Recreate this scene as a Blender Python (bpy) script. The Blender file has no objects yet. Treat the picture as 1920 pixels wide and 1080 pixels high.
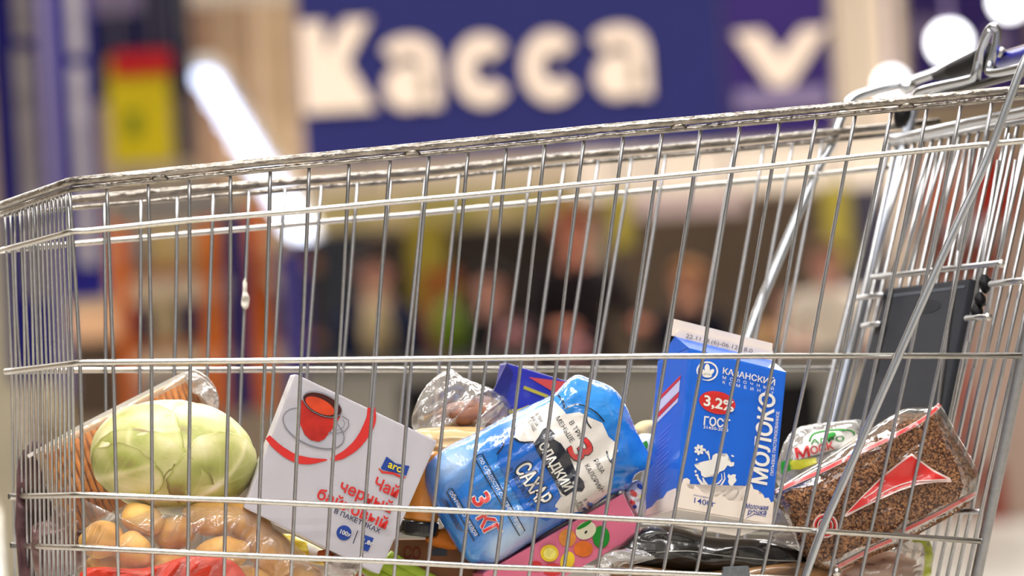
import bpy, bmesh, math, random
from mathutils import Vector, Matrix, noise
random.seed(7)
R = math.radians
scene = bpy.context.scene
COL = scene.collection

# ------------------------------------------------------------------ camera
F = 10000.0                       # focal length in pixels of a 1920 wide frame
CAM = Vector((0, 0, 0.78))
pit, rol = R(1.277), R(3.5)
fwd = Vector((0, math.cos(pit), math.sin(pit)))
u0 = Vector((0, -math.sin(pit), math.cos(pit)))
r0 = Vector((1, 0, 0))
cr = r0 * math.cos(rol) - u0 * math.sin(rol)
cu = u0 * math.cos(rol) + r0 * math.sin(rol)
cam = bpy.data.cameras.new('camera')
cam.lens = 187.5; cam.sensor_width = 36; cam.sensor_fit = 'HORIZONTAL'
cam.clip_start = 0.1; cam.clip_end = 200
cam.dof.use_dof = True; cam.dof.focus_distance = 5.10; cam.dof.aperture_fstop = 5.6
camo = bpy.data.objects.new('camera', cam)
m3 = Matrix((cr, cu, -fwd)).transposed()
camo.matrix_world = Matrix.Translation(CAM) @ m3.to_4x4()
COL.objects.link(camo); scene.camera = camo

# ------------------------------------------------------------------ world, exposure, lights
w = bpy.data.worlds.new('hall_ambient'); scene.world = w; w.use_nodes = True
w.node_tree.nodes['Background'].inputs[0].default_value = (1.0, 0.97, 0.94, 1)
w.node_tree.nodes['Background'].inputs[1].default_value = 0.3
scene.view_settings.view_transform = 'Standard'
scene.view_settings.look = 'None'
scene.view_settings.exposure = -0.28
scene.view_settings.gamma = 1.0
scene.view_settings.use_curve_mapping = False
scene.cycles.use_denoising = True
scene.cycles.max_bounces = 8
scene.cycles.transparent_max_bounces = 16

def area(name, loc, size, power, rot=(0, 0, 0), col=(1, 0.975, 0.95)):
    l = bpy.data.lights.new(name, 'AREA'); l.shape = 'RECTANGLE'
    l.size, l.size_y = size; l.energy = power; l.color = col
    o = bpy.data.objects.new(name, l); o.location = loc; o.rotation_euler = rot
    COL.objects.link(o); return o
area('ceiling_and_fill_light', (-0.6, 4.6, 4.2), (0.5, 3.0), 190)
area('ceiling_and_fill_light', (1.4, 3.6, 4.2), (0.4, 4.0), 150)
area('ceiling_and_fill_light', (-2.6, 3.0, 4.2), (0.4, 4.0), 140)
area('ceiling_and_fill_light', (0.4, 0.5, 4.2), (4.0, 0.5), 130)
area('ceiling_and_fill_light', (0.4, -2.5, 4.0), (5.0, 0.6), 150)
area('ceiling_and_fill_light', (0.5, 9.0, 4.2), (5.0, 0.6), 330)  # added lamp beyond the cart, edge-lights the tops of the wires
area('ceiling_and_fill_light', (0, 17, 5.0), (10, 2.0), 900)
area('ceiling_and_fill_light', (6, 29, 5.2), (10, 3.0), 850)
area('ceiling_and_fill_light', (-6.5, 28, 5.2), (7, 2.5), 850)  # added lamp, brightens the dark rack side on the left
area('ceiling_and_fill_light', (-7.5, 53, 5.4), (6, 4.0), 7500)  # added strong lamp, brightens the tan slatted column
area('ceiling_and_fill_light', (9, 48, 5.2), (16, 5.0), 3000)

# ------------------------------------------------------------------ materials
def lin(c):
    return tuple((v / 255 / 12.92 if v / 255 <= 0.04045 else ((v / 255 + 0.055) / 1.055) ** 2.4) for v in c)
MATS = {}
def M(name, rgb, rough=0.5, metal=0.0, var=0.12, scale=30, bump=0.0, bscale=60, coat=0.0, rgb2=None, emit=0.0,
      stretch=(1, 1, 1), spec=0.5, sss=0.0, detail=4, lo=0.35, hi=0.65, trans=0.0):
    if name in MATS: return MATS[name]
    m = bpy.data.materials.new(name); m.use_nodes = True
    nt = m.node_tree; b = nt.nodes['Principled BSDF']
    tc = nt.nodes.new('ShaderNodeTexCoord'); mp = nt.nodes.new('ShaderNodeMapping')
    mp.inputs['Scale'].default_value = stretch
    nt.links.new(tc.outputs['Object'], mp.inputs['Vector'])
    nz = nt.nodes.new('ShaderNodeTexNoise'); nz.inputs['Scale'].default_value = scale; nz.inputs['Detail'].default_value = detail
    nt.links.new(mp.outputs[0], nz.inputs['Vector'])
    cr_ = nt.nodes.new('ShaderNodeValToRGB')
    a = lin(rgb); c2 = lin(rgb2) if rgb2 else tuple(x * (1 - var) for x in a)
    cr_.color_ramp.elements[0].position = lo; cr_.color_ramp.elements[1].position = hi
    cr_.color_ramp.elements[0].color = (*c2, 1); cr_.color_ramp.elements[1].color = (*a, 1)
    nt.links.new(nz.outputs['Fac'], cr_.inputs[0]); nt.links.new(cr_.outputs[0], b.inputs['Base Color'])
    b.inputs['Roughness'].default_value = rough; b.inputs['Metallic'].default_value = metal
    b.inputs['Specular IOR Level'].default_value = 0.15 if (rough >= .45 and not coat and not metal) else spec
    b.inputs['Coat Weight'].default_value = coat; b.inputs['Coat Roughness'].default_value = 0.08
    if trans: b.inputs['Transmission Weight'].default_value = trans
    if sss:
        b.inputs['Subsurface Weight'].default_value = sss; b.inputs['Subsurface Radius'].default_value = (0.01, 0.008, 0.004)
        b.inputs['Subsurface Scale'].default_value = 0.5
    if emit:
        b.inputs['Emission Color'].default_value = (*a, 1); b.inputs['Emission Strength'].default_value = emit
    if bump:
        n2 = nt.nodes.new('ShaderNodeTexNoise'); n2.inputs['Scale'].default_value = bscale; n2.inputs['Detail'].default_value = 3
        nt.links.new(mp.outputs[0], n2.inputs['Vector'])
        bp = nt.nodes.new('ShaderNodeBump'); bp.inputs['Strength'].default_value = bump; bp.inputs['Distance'].default_value = 0.004
        nt.links.new(n2.outputs['Fac'], bp.inputs['Height']); nt.links.new(bp.outputs[0], b.inputs['Normal'])
        if coat: nt.links.new(bp.outputs[0], b.inputs['Coat Normal'])
    MATS[name] = m; return m

def film_mat(name, tint=(255, 250, 245), base=0.10, bump=0.6, bscale=35, haze=0.06, stretch=(1, 1, 1), rough=0.12, fres=0.45, rot=0):
    if name in MATS: return MATS[name]
    m = bpy.data.materials.new(name); m.use_nodes = True
    nt = m.node_tree; nt.nodes.clear()
    out = nt.nodes.new('ShaderNodeOutputMaterial')
    tr = nt.nodes.new('ShaderNodeBsdfTransparent'); tr.inputs[0].default_value = (*lin(tint), 1)
    gl = nt.nodes.new('ShaderNodeBsdfGlossy'); gl.inputs['Roughness'].default_value = rough
    df = nt.nodes.new('ShaderNodeBsdfDiffuse'); df.inputs[0].default_value = (0.8, 0.78, 0.75, 1)
    tc = nt.nodes.new('ShaderNodeTexCoord'); mp = nt.nodes.new('ShaderNodeMapping'); mp.vector_type = 'TEXTURE'
    mp.inputs['Scale'].default_value = stretch; mp.inputs['Rotation'].default_value = (0, R(rot), 0)
    nt.links.new(tc.outputs['Object'], mp.inputs[0])
    nz = nt.nodes.new('ShaderNodeTexNoise'); nz.inputs['Scale'].default_value = bscale; nz.inputs['Detail'].default_value = 2
    nz.inputs['Distortion'].default_value = 0.6
    nt.links.new(mp.outputs[0], nz.inputs['Vector'])
    bp = nt.nodes.new('ShaderNodeBump'); bp.inputs['Strength'].default_value = bump; bp.inputs['Distance'].default_value = 0.01
    nt.links.new(nz.outputs['Fac'], bp.inputs['Height'])
    nt.links.new(bp.outputs[0], gl.inputs['Normal'])
    fr = nt.nodes.new('ShaderNodeLayerWeight'); fr.inputs['Blend'].default_value = 0.25
    nt.links.new(bp.outputs[0], fr.inputs['Normal'])
    ma = nt.nodes.new('ShaderNodeMath'); ma.operation = 'MULTIPLY_ADD'
    nt.links.new(fr.outputs['Fresnel'], ma.inputs[0]); ma.inputs[1].default_value = fres; ma.inputs[2].default_value = base
    ma.use_clamp = True
    m1 = nt.nodes.new('ShaderNodeMixShader'); m1.inputs[0].default_value = haze
    nt.links.new(tr.outputs[0], m1.inputs[1]); nt.links.new(df.outputs[0], m1.inputs[2])
    m2 = nt.nodes.new('ShaderNodeMixShader'); nt.links.new(ma.outputs[0], m2.inputs[0])
    nt.links.new(m1.outputs[0], m2.inputs[1]); nt.links.new(gl.outputs[0], m2.inputs[2])
    nt.links.new(m2.outputs[0], out.inputs[0])
    MATS[name] = m; return m

def emis(name, rgb, s):
    if name in MATS: return MATS[name]
    m = bpy.data.materials.new(name); m.use_nodes = True
    b = m.node_tree.nodes['Principled BSDF']
    b.inputs['Base Color'].default_value = (*lin(rgb), 1)
    b.inputs['Emission Color'].default_value = (*lin(rgb), 1); b.inputs['Emission Strength'].default_value = s
    MATS[name] = m; return m

# ------------------------------------------------------------------ object helpers
def link(o, parent=None):
    COL.objects.link(o)
    if parent is not None: o.parent = parent
    return o
def tag(o, label, cat, group=None, kind=None):
    if label: o['label'] = label
    if cat: o['category'] = cat
    if group: o['group'] = group
    if kind: o['kind'] = kind
    return o
def mk(name, verts, faces, mat=None, parent=None, smooth=False):
    me = bpy.data.meshes.new(name)
    me.from_pydata([tuple(v) for v in verts], [], faces)
    if mat: me.materials.append(mat)
    if smooth:
        for p in me.polygons: p.use_smooth = True
    me.validate()
    return link(bpy.data.objects.new(name, me), parent)
def from_bm(name, bm, mat=None, parent=None, smooth=False):
    bmesh.ops.recalc_face_normals(bm, faces=bm.faces)
    me = bpy.data.meshes.new(name); bm.to_mesh(me); bm.free()
    for m in (mat if isinstance(mat, (list, tuple)) else [mat]):
        if m: me.materials.append(m)
    if smooth:
        for p in me.polygons: p.use_smooth = True
    return link(bpy.data.objects.new(name, me), parent)
def empty(name, label, cat, group=None, parent=None, loc=None):
    """things are built in world coordinates; the empty sits at the origin of its thing's base"""
    o = bpy.data.objects.new(name, None); o.empty_display_size = 0.05
    link(o, parent); tag(o, label, cat, group); return o
def settle(root):
    """move an Empty to the base of its parts, keeping the parts where they are"""
    lo = Vector((1e9, 1e9, 1e9)); hi = -lo
    for c in root.children:
        if c.type == 'MESH':
            for v in c.data.vertices:
                p = c.matrix_basis @ v.co
                for i in range(3): lo[i] = min(lo[i], p[i]); hi[i] = max(hi[i], p[i])
    base = Vector(((lo.x + hi.x) / 2, (lo.y + hi.y) / 2, lo.z))
    root.location = base
    for c in root.children:
        c.location = c.location - base
def P3(px, py, t):
    return CAM + (fwd + cr * ((px - 960) / F) + cu * ((540 - py) / F)) * t
def rayd(px, py): return fwd + cr * ((px - 960) / F) + cu * ((540 - py) / F)
class Plane:
    def __init__(s, p0, n): s.p0 = Vector(p0); s.n = Vector(n).normalized()
    def t(s, px, py):
        return s.n.dot(s.p0 - CAM) / s.n.dot(rayd(px, py))
    def pt(s, px, py, off=0.0):
        return CAM + rayd(px, py) * (s.t(px, py) - off)
    def shifted(s, d):               # d metres further away from the camera
        return Plane(s.p0 + fwd * d, s.n)
def PL(px, py, t, yaw=13.3, lean=0.0):
    """plane through a point; yaw turns it (right side further away), lean brings its top nearer"""
    h = Vector((math.cos(R(yaw)), math.sin(R(yaw)), 0))
    o = Vector((math.sin(R(yaw)), -math.cos(R(yaw)), 0))
    v = Vector((0, 0, 1)) + o * math.tan(R(lean))
    return Plane(P3(px, py, t), h.cross(v))

def tube(name, pts, r, mat, parent=None, seg=8, smooth=True, closed=False):
    pts = [Vector(p) for p in pts]; n = len(pts)
    rr = r if isinstance(r, (list, tuple)) else [r] * n
    verts = []; faces = []; nrm = None
    for i, p in enumerate(pts):
        a = pts[i - 1] if (i > 0 or closed) else p
        b = pts[(i + 1) % n] if (i < n - 1 or closed) else p
        d = (b - a).normalized()
        if nrm is None:
            nrm = d.cross(Vector((0, 0, 1)));
            if nrm.length < 1e-3: nrm = d.cross(Vector((1, 0, 0)))
        nrm = (nrm - d * nrm.dot(d)).normalized(); bi = d.cross(nrm)
        for k in range(seg):
            an = 2 * math.pi * k / seg
            verts.append(p + nrm * (math.cos(an) * rr[i]) + bi * (math.sin(an) * rr[i]))
    for i in range(n - 1 if not closed else n):
        j = (i + 1) % n
        for k in range(seg):
            faces.append((i * seg + k, i * seg + (k + 1) % seg, j * seg + (k + 1) % seg, j * seg + k))
    if not closed:
        faces.append(tuple(range(seg))[::-1]); faces.append(tuple((n - 1) * seg + k for k in range(seg)))
    return mk(name, verts, faces, mat, parent, smooth)
def smooth_path(pts, k=6, closed=False):
    out = []; n = len(pts)
    pts = [Vector(p) for p in pts]
    rng = range(n) if closed else range(n - 1)
    for i in rng:
        if closed: p0, p1, p2, p3 = pts[i - 1], pts[i], pts[(i + 1) % n], pts[(i + 2) % n]
        else: p0, p1, p2, p3 = pts[max(i - 1, 0)], pts[i], pts[i + 1], pts[min(i + 2, n - 1)]
        for j in range(k):
            t = j / k
            out.append(0.5 * ((2 * p1) + (p2 - p0) * t + (2 * p0 - 5 * p1 + 4 * p2 - p3) * t * t + (3 * p1 - p0 - 3 * p2 + p3) * t ** 3))
    if not closed: out.append(pts[-1])
    return out

def prism(name, quad, surf, depth, mat, parent=None, bev=0.0015, E=None, seg=2):
    """a box: front outline in a plane, pushed back along the plane's normal (or E)"""
    f = [surf.pt(*q) for q in quad]
    n = surf.n.copy()
    if n.dot(fwd) < 0: n = -n
    e = E if E is not None else n * depth
    bm = bmesh.new()
    a = [bm.verts.new(p) for p in f]; b = [bm.verts.new(p + e) for p in f]
    bm.faces.new(a); bm.faces.new(b[::-1]); k = len(f)
    for i in range(k): bm.faces.new((a[i], b[i], b[(i + 1) % k], a[(i + 1) % k]))
    if bev: bmesh.ops.bevel(bm, geom=list(bm.edges), offset=bev, segments=seg, affect='EDGES', profile=0.7)
    return from_bm(name, bm, mat, parent)

# flat print laid on a surface -----------------------------------------
def _cut(bm, g):
    if not g: return
    xs = [v.co.x for v in bm.verts]; ys = [v.co.y for v in bm.verts]
    x = math.floor(min(xs) / g) * g + g
    while x < max(xs):
        bmesh.ops.bisect_plane(bm, geom=bm.verts[:] + bm.edges[:] + bm.faces[:], plane_co=(x, 0, 0), plane_no=(1, 0, 0)); x += g
    y = math.floor(min(ys) / g) * g + g
    while y < max(ys):
        bmesh.ops.bisect_plane(bm, geom=bm.verts[:] + bm.edges[:] + bm.faces[:], plane_co=(0, y, 0), plane_no=(0, 1, 0)); y += g
def place(bm, surf, off, name, mat, parent, grid, thick=0):
    _cut(bm, grid)
    for v in bm.verts: v.co = surf.pt(v.co.x, v.co.y, off + v.co.z)
    o = from_bm(name, bm, mat, parent)
    for p in o.data.polygons: p.use_smooth = bool(grid)
    if thick:
        s = o.modifiers.new('thickness', 'SOLIDIFY'); s.thickness = thick; s.offset = 0
    return o
def poly(name, loops, surf, mat, parent, off=0.0008, grid=0, thick=0):
    bm = bmesh.new()
    for lp in loops:
        f = bm.faces.new([bm.verts.new((q[0], q[1], 0)) for q in lp])
    bmesh.ops.triangulate(bm, faces=bm.faces[:])
    return place(bm, surf, off, name, mat, parent, grid, thick)
def stroke_loop(path, wd, closed=False):
    n = len(path); L = []; Rr = []
    for i, p in enumerate(path):
        a = path[i - 1] if (i > 0 or closed) else p; b = path[(i + 1) % n] if (i < n - 1 or closed) else p
        dx, dy = b[0] - a[0], b[1] - a[1]; l = math.hypot(dx, dy) or 1
        ww = (wd[i] if isinstance(wd, (list, tuple)) else wd) / 2
        L.append((p[0] - dy / l * ww, p[1] + dx / l * ww)); Rr.append((p[0] + dy / l * ww, p[1] - dx / l * ww))
    q = []
    for i in range(n if closed else n - 1):
        j = (i + 1) % n; q.append([L[i], L[j], Rr[j], Rr[i]])
    return q
def stroke(name, path, wd, surf, mat, parent, off=0.0008, grid=0, closed=False, thick=0):
    return poly(name, stroke_loop(path, wd, closed), surf, mat, parent, off, grid, thick)
def ell(cx, cy, rx, ry, a=0, n=28, a0=0, a1=360):
    c, s = math.cos(R(a)), math.sin(R(a)); o = []
    full = (a1 - a0) == 360
    for i in range(n if full else n + 1):
        t = R(a0 + (a1 - a0) * i / n); x, y = rx * math.cos(t), ry * math.sin(t)
        o.append((cx + x * c - y * s, cy + x * s + y * c))
    return o
def text(body, surf, o, ang, size, mat, parent, name='lettering', bold=0.0, xs=1.0, align='LEFT', off=0.0012, grid=0,
         space=1.0, shear=0.0, eyang=None, thick=0, label=None, fitw=None):
    cu_ = bpy.data.curves.new('t', 'FONT'); cu_.body = body; cu_.offset = min(bold, .012); cu_.align_x = align
    cu_.space_character = space; cu_.shear = shear; cu_.resolution_u = 3; cu_.fill_mode = 'FRONT'
    ob = bpy.data.objects.new('t', cu_); COL.objects.link(ob)
    dg = bpy.context.evaluated_depsgraph_get(); dg.update()
    me = bpy.data.meshes.new_from_object(ob.evaluated_get(dg))
    bpy.data.objects.remove(ob); bpy.data.curves.remove(cu_)
    if fitw: xs = fitw / size / max(1e-6, max(v.co.x for v in me.vertices) - min(v.co.x for v in me.vertices))
    a = R(ang); b = R(ang if eyang is None else eyang)
    ex = (math.cos(a) * size * xs, math.sin(a) * size * xs); ey = (math.sin(b) * size, -math.cos(b) * size)
    bm = bmesh.new(); bm.from_mesh(me); bpy.data.meshes.remove(me)
    for v in bm.verts:
        x, y = v.co.x, v.co.y
        v.co = Vector((o[0] + ex[0] * x + ey[0] * y, o[1] + ex[1] * x + ey[1] * y, 0))
    sh = []
    if bold > .012:                       # heavier weight: slightly shifted layers of the same glyphs
        src = bm.faces[:]; q = (bold - .012) * size
        for i, (ddx, ddy) in enumerate(((q, 0), (-q, 0), (0, q), (0, -q))):
            r_ = bmesh.ops.duplicate(bm, geom=src)
            vs = [e for e in r_['geom'] if isinstance(e, bmesh.types.BMVert)]
            for v in vs: v.co += Vector((ddx, ddy, .00004 * (i + 1)))
    ob = place(bm, surf, off, name, mat, parent, grid, thick)
    if label: ob['label'] = label
    return ob

# pillow shapes (bags) ---------------------------------------------------
def lerp_outline(outline, c, n=256, smooth=4):
    pts = [Vector((q[0], q[1], 0)) for q in outline]
    if smooth: pts = smooth_path(pts, smooth, True)
    tab = []
    pl = [(p.x - c[0], p.y - c[1]) for p in pts]; m = len(pl)
    for i in range(n):
        a = 2 * math.pi * i / n; dx, dy = math.cos(a), math.sin(a); best = None
        for j in range(m):
            x1, y1 = pl[j]; x2, y2 = pl[(j + 1) % m]
            ex_, ey_ = x2 - x1, y2 - y1; den = dx * ey_ - dy * ex_
            if abs(den) < 1e-9: continue
            t = (x1 * ey_ - y1 * ex_) / den; s = (x1 * dy - y1 * dx) / den
            if -1e-6 <= s <= 1 + 1e-6 and t > 0 and (best is None or t > best): best = t
        tab.append(best if best else (tab[-1] if tab else 1))
    return tab
class Bag:
    def __init__(s, outline, c, plane, H, p=2.5, wr=0.0, wf=0.03, wdir=0, wst=3, smooth=4, seed=0, Hb=None, ridge=True):
        s.c = c; s.pl = plane; s.H = H; s.p = p; s.wr = wr; s.wf = wf; s.seed = seed; s.Hb = H if Hb is None else Hb
        s.tab = lerp_outline(outline, c, 256, smooth); s.wdir = R(wdir); s.wst = wst; s.ridge = ridge
        s.n = plane.n
    def rad(s, a):
        x = (a / (2 * math.pi)) % 1.0 * 256; i = int(x) % 256; f = x - int(x)
        return s.tab[i] * (1 - f) + s.tab[(i + 1) % 256] * f
    def bulge(s, px, py):
        dx, dy = px - s.c[0], py - s.c[1]; rr = math.hypot(dx, dy)
        r = min(rr / s.rad(math.atan2(dy, dx)), 1.0)
        b = s.H * (1 - r ** s.p) ** 0.5
        if s.wr:
            c, q = math.cos(s.wdir), math.sin(s.wdir)
            u = (px * c + py * q) * s.wf / s.wst; v = (-px * q + py * c) * s.wf
            nz = noise.noise(Vector((u, v, s.seed)))
            if s.ridge: nz = (0.5 - abs(nz)) * 2 - 0.6
            b += s.wr * nz * min(1, (1 - r) * 8)
            b += s.wr * 0.5 * noise.noise(Vector((u * 2.7, v * 2.7, s.seed + 5))) * min(1, (1 - r) * 8)
        return b
    def pt(s, px, py, off=0.0):
        return CAM + rayd(px, py) * (s.pl.t(px, py) - s.bulge(px, py) - off)
    def mesh(s, name, mat, parent=None, rings=24, segs=96, back=True):
        verts = []; faces = []; s.px = [s.c]
        verts.append(s.pt(*s.c))
        def ringf(k): return math.sin(k / rings * math.pi / 2)
        for k in range(1, rings + 1):
            for i in range(segs):
                a = 2 * math.pi * i / segs; r = s.rad(a) * ringf(k)
                q_ = (s.c[0] + math.cos(a) * r, s.c[1] + math.sin(a) * r); s.px.append(q_); verts.append(s.pt(*q_))
        for i in range(segs): faces.append((0, 1 + i, 1 + (i + 1) % segs))
        for k in range(rings - 1):
            for i in range(segs):
                a = 1 + k * segs; b = a + segs; j = (i + 1) % segs
                faces.append((a + i, b + i, b + j, a + j))
        if back:
            br = 8; last = 1 + (rings - 1) * segs; prev = last; 
            for k in range(br - 1, 0, -1):
                st = len(verts)
                for i in range(segs):
                    a = 2 * math.pi * i / segs; q = math.sin(k / br * math.pi / 2); r = s.rad(a) * q
                    px, py = s.c[0] + math.cos(a) * r, s.c[1] + math.sin(a) * r
                    verts.append(CAM + rayd(px, py) * (s.pl.t(px, py) + s.Hb * (1 - q ** s.p) ** 0.5))
                for i in range(segs):
                    j = (i + 1) % segs; faces.append((prev + i, st + i, st + j, prev + j))
                prev = st
            verts.append(CAM + rayd(*s.c) * (s.pl.t(*s.c) + s.Hb))
            for i in range(segs): faces.append((prev + i, len(verts) - 1, prev + (i + 1) % segs))
        return mk(name, verts, faces, mat, parent, True)

def ellipsoid(name, px, py, t, rx, ry, rd, ang, mat, parent=None, nz=0.06, f=3.0, seed=0, seg=28, rings=18):
    """rx, ry in pixels at depth t, rd (depth radius) in metres"""
    c = P3(px, py, t); sx, sy = rx * t / F, ry * t / F
    a = R(ang); X = cr * math.cos(a) - cu * math.sin(a); Y = cr * math.sin(a) + cu * math.cos(a)
    verts = []; faces = []
    for i in range(rings + 1):
        th = math.pi * i / rings
        for j in range(seg):
            ph = 2 * math.pi * j / seg
            d = Vector((math.sin(th) * math.cos(ph), math.cos(th), math.sin(th) * math.sin(ph)))
            k = 1 + nz * noise.noise(d * f + Vector((seed * 3.1, 0, 0)))
            verts.append(c + X * d.x * sx * k + Y * d.y * sy * k + fwd * d.z * rd * k)
    for i in range(rings):
        for j in range(seg):
            a_, b_ = i * seg + j, i * seg + (j + 1) % seg
            faces.append((a_, b_, b_ + seg, a_ + seg))
    return mk(name, verts, faces, mat, parent, True)

# ------------------------------------------------------------------ setting: the hall
m_floor = M('polished_floor', (192, 186, 176), 0.35, var=0.08, scale=3)
m_wall = M('hall_wall_paint', (190, 172, 150), 0.8, var=0.06, scale=2)
m_ceil = M('ceiling_paint', (225, 220, 212), 0.9, var=0.04, scale=2)
def slab(name, x0, x1, y0, y1, z0, z1, mat, kind='structure'):
    bm = bmesh.new(); bmesh.ops.create_cube(bm, size=1)
    for v in bm.verts:
        v.co = Vector(((x0 + x1) / 2 + v.co.x * (x1 - x0), (y0 + y1) / 2 + v.co.y * (y1 - y0), (z0 + z1) / 2 + v.co.z * (z1 - z0)))
    o = from_bm(name, bm, mat)
    if kind: o['kind'] = kind
    return o
slab('floor', -22, 22, -6, 72, -0.1, 0, m_floor)
slab('ceiling', -22, 22, -6, 72, 6.0, 6.1, m_ceil)
slab('wall_back', -22, 22, 72, 72.2, 0, 6, m_wall)
slab('wall_left', -22.2, -22, -6, 72, 0, 6, m_wall)
slab('wall_right', 22, 22.2, -6, 72, 0, 6, m_wall)

# helpers for far things, upright in the world: pixel box -> world box at distance Y
def WP(px, py, Y):
    d = rayd(px, py); return CAM + d * (Y / d.y)
def wbox(name, px, py, wpx, hpx, Y, depth, mat, parent=None, bev=0.01, yaw=0, ground=False, hang=False):
    c = WP(px, py, Y); sx, sz = wpx * Y / F, hpx * Y / F
    if ground: top = c.z + sz / 2; c.z = top / 2; sz = top
    if hang:
        o = wbox(name, px, py, wpx, hpx, Y, depth, mat, parent, bev, yaw)
        for k in (-.3, .3): tube('hanging_rod', [(c.x + k * sx, Y + depth / 2, c.z + sz / 2 - .01), (c.x + k * sx, Y + depth / 2, 6)], .01, M('painted_steel', (120, 120, 122), 0.4, 0.4), o if parent is None else parent, 6)
        return o
    bm = bmesh.new(); bmesh.ops.create_cube(bm, size=1)
    bmesh.ops.scale(bm, vec=(sx, depth, sz), verts=bm.verts)
    if bev: bmesh.ops.bevel(bm, geom=list(bm.edges), offset=min(bev, sx * .2, sz * .2, depth * .2), segments=2, affect='EDGES')
    bmesh.ops.rotate(bm, matrix=Matrix.Rotation(R(yaw), 3, 'Z'), verts=bm.verts)
    bmesh.ops.translate(bm, vec=(c.x, Y + depth / 2, c.z), verts=bm.verts)
    return from_bm(name, bm, mat, parent)
def cube(name, c, s, mat, parent=None, bev=0.01):
    bm = bmesh.new(); bmesh.ops.create_cube(bm, size=1); bmesh.ops.scale(bm, vec=s, verts=bm.verts)
    if bev: bmesh.ops.bevel(bm, geom=list(bm.edges), offset=min(bev, min(s) * .25), segments=2, affect='EDGES')
    bmesh.ops.translate(bm, vec=c, verts=bm.verts)
    return from_bm(name, bm, mat, parent)

# ------------------------------------------------------------------ cash desk sign
m_navy = M('sign_blue', (40, 42, 104), 0.55, var=0.05, scale=2)
m_violet = M('sign_violet', (54, 36, 106), 0.55, var=0.05, scale=2)
m_cream = M('sign_cream', (250, 228, 208), 0.5, var=0.02)
m_dim = M('sign_grey_lilac', (140, 125, 160), 0.5, var=0.05)
m_steel = M('painted_steel', (120, 120, 122), 0.4, 0.4)
SY = 22.0
sg = empty('checkout_sign', 'wide blue hanging sign with large cream letters reading Касса', 'sign')
wbox('sign_panel', 957, 95, 796, 385, SY, 0.12, m_navy, sg)
signpl = Plane(Vector((0, SY - 0.03, 0)), (0, 1, 0))
def sl(cx, cy, L):        # sign letter space (x right, y down, sheared by the picture's roll) -> pixels
    L = [(x * .9, y * .92) for x, y in L]
    return [(cx + x + y * .061, cy + y - x * .061) for x, y in L]
def arc_path(rx, ry, a0, a1, n=18): return [(rx * math.cos(R(a0 + (a1 - a0) * i / n)), ry * math.sin(R(a0 + (a1 - a0) * i / n))) for i in range(n + 1)]
def band_outline(path, wd):
    q = stroke_loop(path, wd); return [k[0] for k in q] + [q[-1][1], q[-1][2]] + [k[3] for k in q[::-1]]
Kp = [(-72, -92), (-22, -92), (-22, -24), (20, -92), (74, -92), (22, -6), (76, 92), (18, 92), (-22, 22), (-22, 92), (-72, 92)]
poly('letter', [sl(632, 124, Kp)], signpl, m_cream, sg, off=0, thick=0.04)
for cx, cy in ((906, 132), (1034, 126)):
    poly('letter', [sl(cx, cy, band_outline(arc_path(40, 52, -38, -322, 22), 42))], signpl, m_cream, sg, off=0, thick=0.04)
for cx, cy in ((772, 139), (1166, 118)):
    st = [(-46, -40)] + [(-32, -52), (-10, -58), (14, -56), (32, -44), (38, -24), (38, 70)]
    poly('letter', [sl(cx, cy, band_outline(st, 38)), sl(cx, cy, ell(-12, 26, 46, 46))], signpl, m_cream, sg, off=0, thick=0.04)
settle(sg)
s2 = empty('direction_sign', 'violet sign panel with cream downward chevron beside the wide blue sign', 'sign')
wbox('sign_panel', 1458, 92, 200, 330, SY, 0.12, m_violet, s2)
poly('chevron', [[(1374, 62), (1428, 58), (1464, 106), (1502, 54), (1553, 50), (1482, 160), (1446, 162)]], signpl, m_cream, s2, off=0, thick=0.04)
poly('grey_strip', [[(1378, 172), (1552, 162), (1554, 198), (1380, 206)]], signpl, m_dim, s2, off=0, thick=0.03)
settle(s2)
s3 = empty('far_sign', 'violet panel with grey marks behind the round lamps', 'sign')
wbox('sign_panel', 1815, 60, 225, 250, 26, 0.12, m_violet, s3)
fp = Plane(Vector((0, 25.97, 0)), (0, 1, 0))
poly('grey_mark', [ell(1735, 60, 22, 30)], fp, m_dim, s3, off=0, thick=0.03)
poly('grey_mark', [ell(1870, 80, 26, 30)], fp, m_dim, s3, off=0, thick=0.03)
settle(s3)
for i, px in enumerate((700, 1250)):
    o = tube('hanging_rod', [WP(px, -90, SY + 0.06), Vector((WP(px, -90, SY).x, SY + 0.06, 6.0))], 0.02, m_steel)
    tag(o, 'steel rod holding the %s end of the wide blue sign' % ('left', 'right')[i], 'rod', 'rods above the sign')

# columns
m_col = M('column_cream', (248, 228, 205), 0.7, var=0.03, scale=1)
c = wbox('column', 1644, 300, 122, 1400, 34.5, 0.6, m_col, ground=True); tag(c, 'cream square column to the right of the violet chevron sign', 'column', kind=None)
bc = empty('wrapped_column', 'tan column wrapped in vertical slats left of the large letters', 'column')
for i, (px, wd, colr) in enumerate(((372, 50, (150, 120, 100)), (412, 34, (196, 168, 142)), (446, 34, (170, 142, 118)), (478, 34, (214, 188, 162)), (512, 34, (186, 158, 122)), (545, 34, (205, 178, 152)), (578, 36, (206, 186, 170)))):
    o = wbox('slat', px + 8, 60, wd, 560, 66, 0.6 + (i % 2) * .15, M('slat_%d' % (i,), colr, 0.8, var=0.2, scale=2), bc)
settle(bc)

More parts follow.
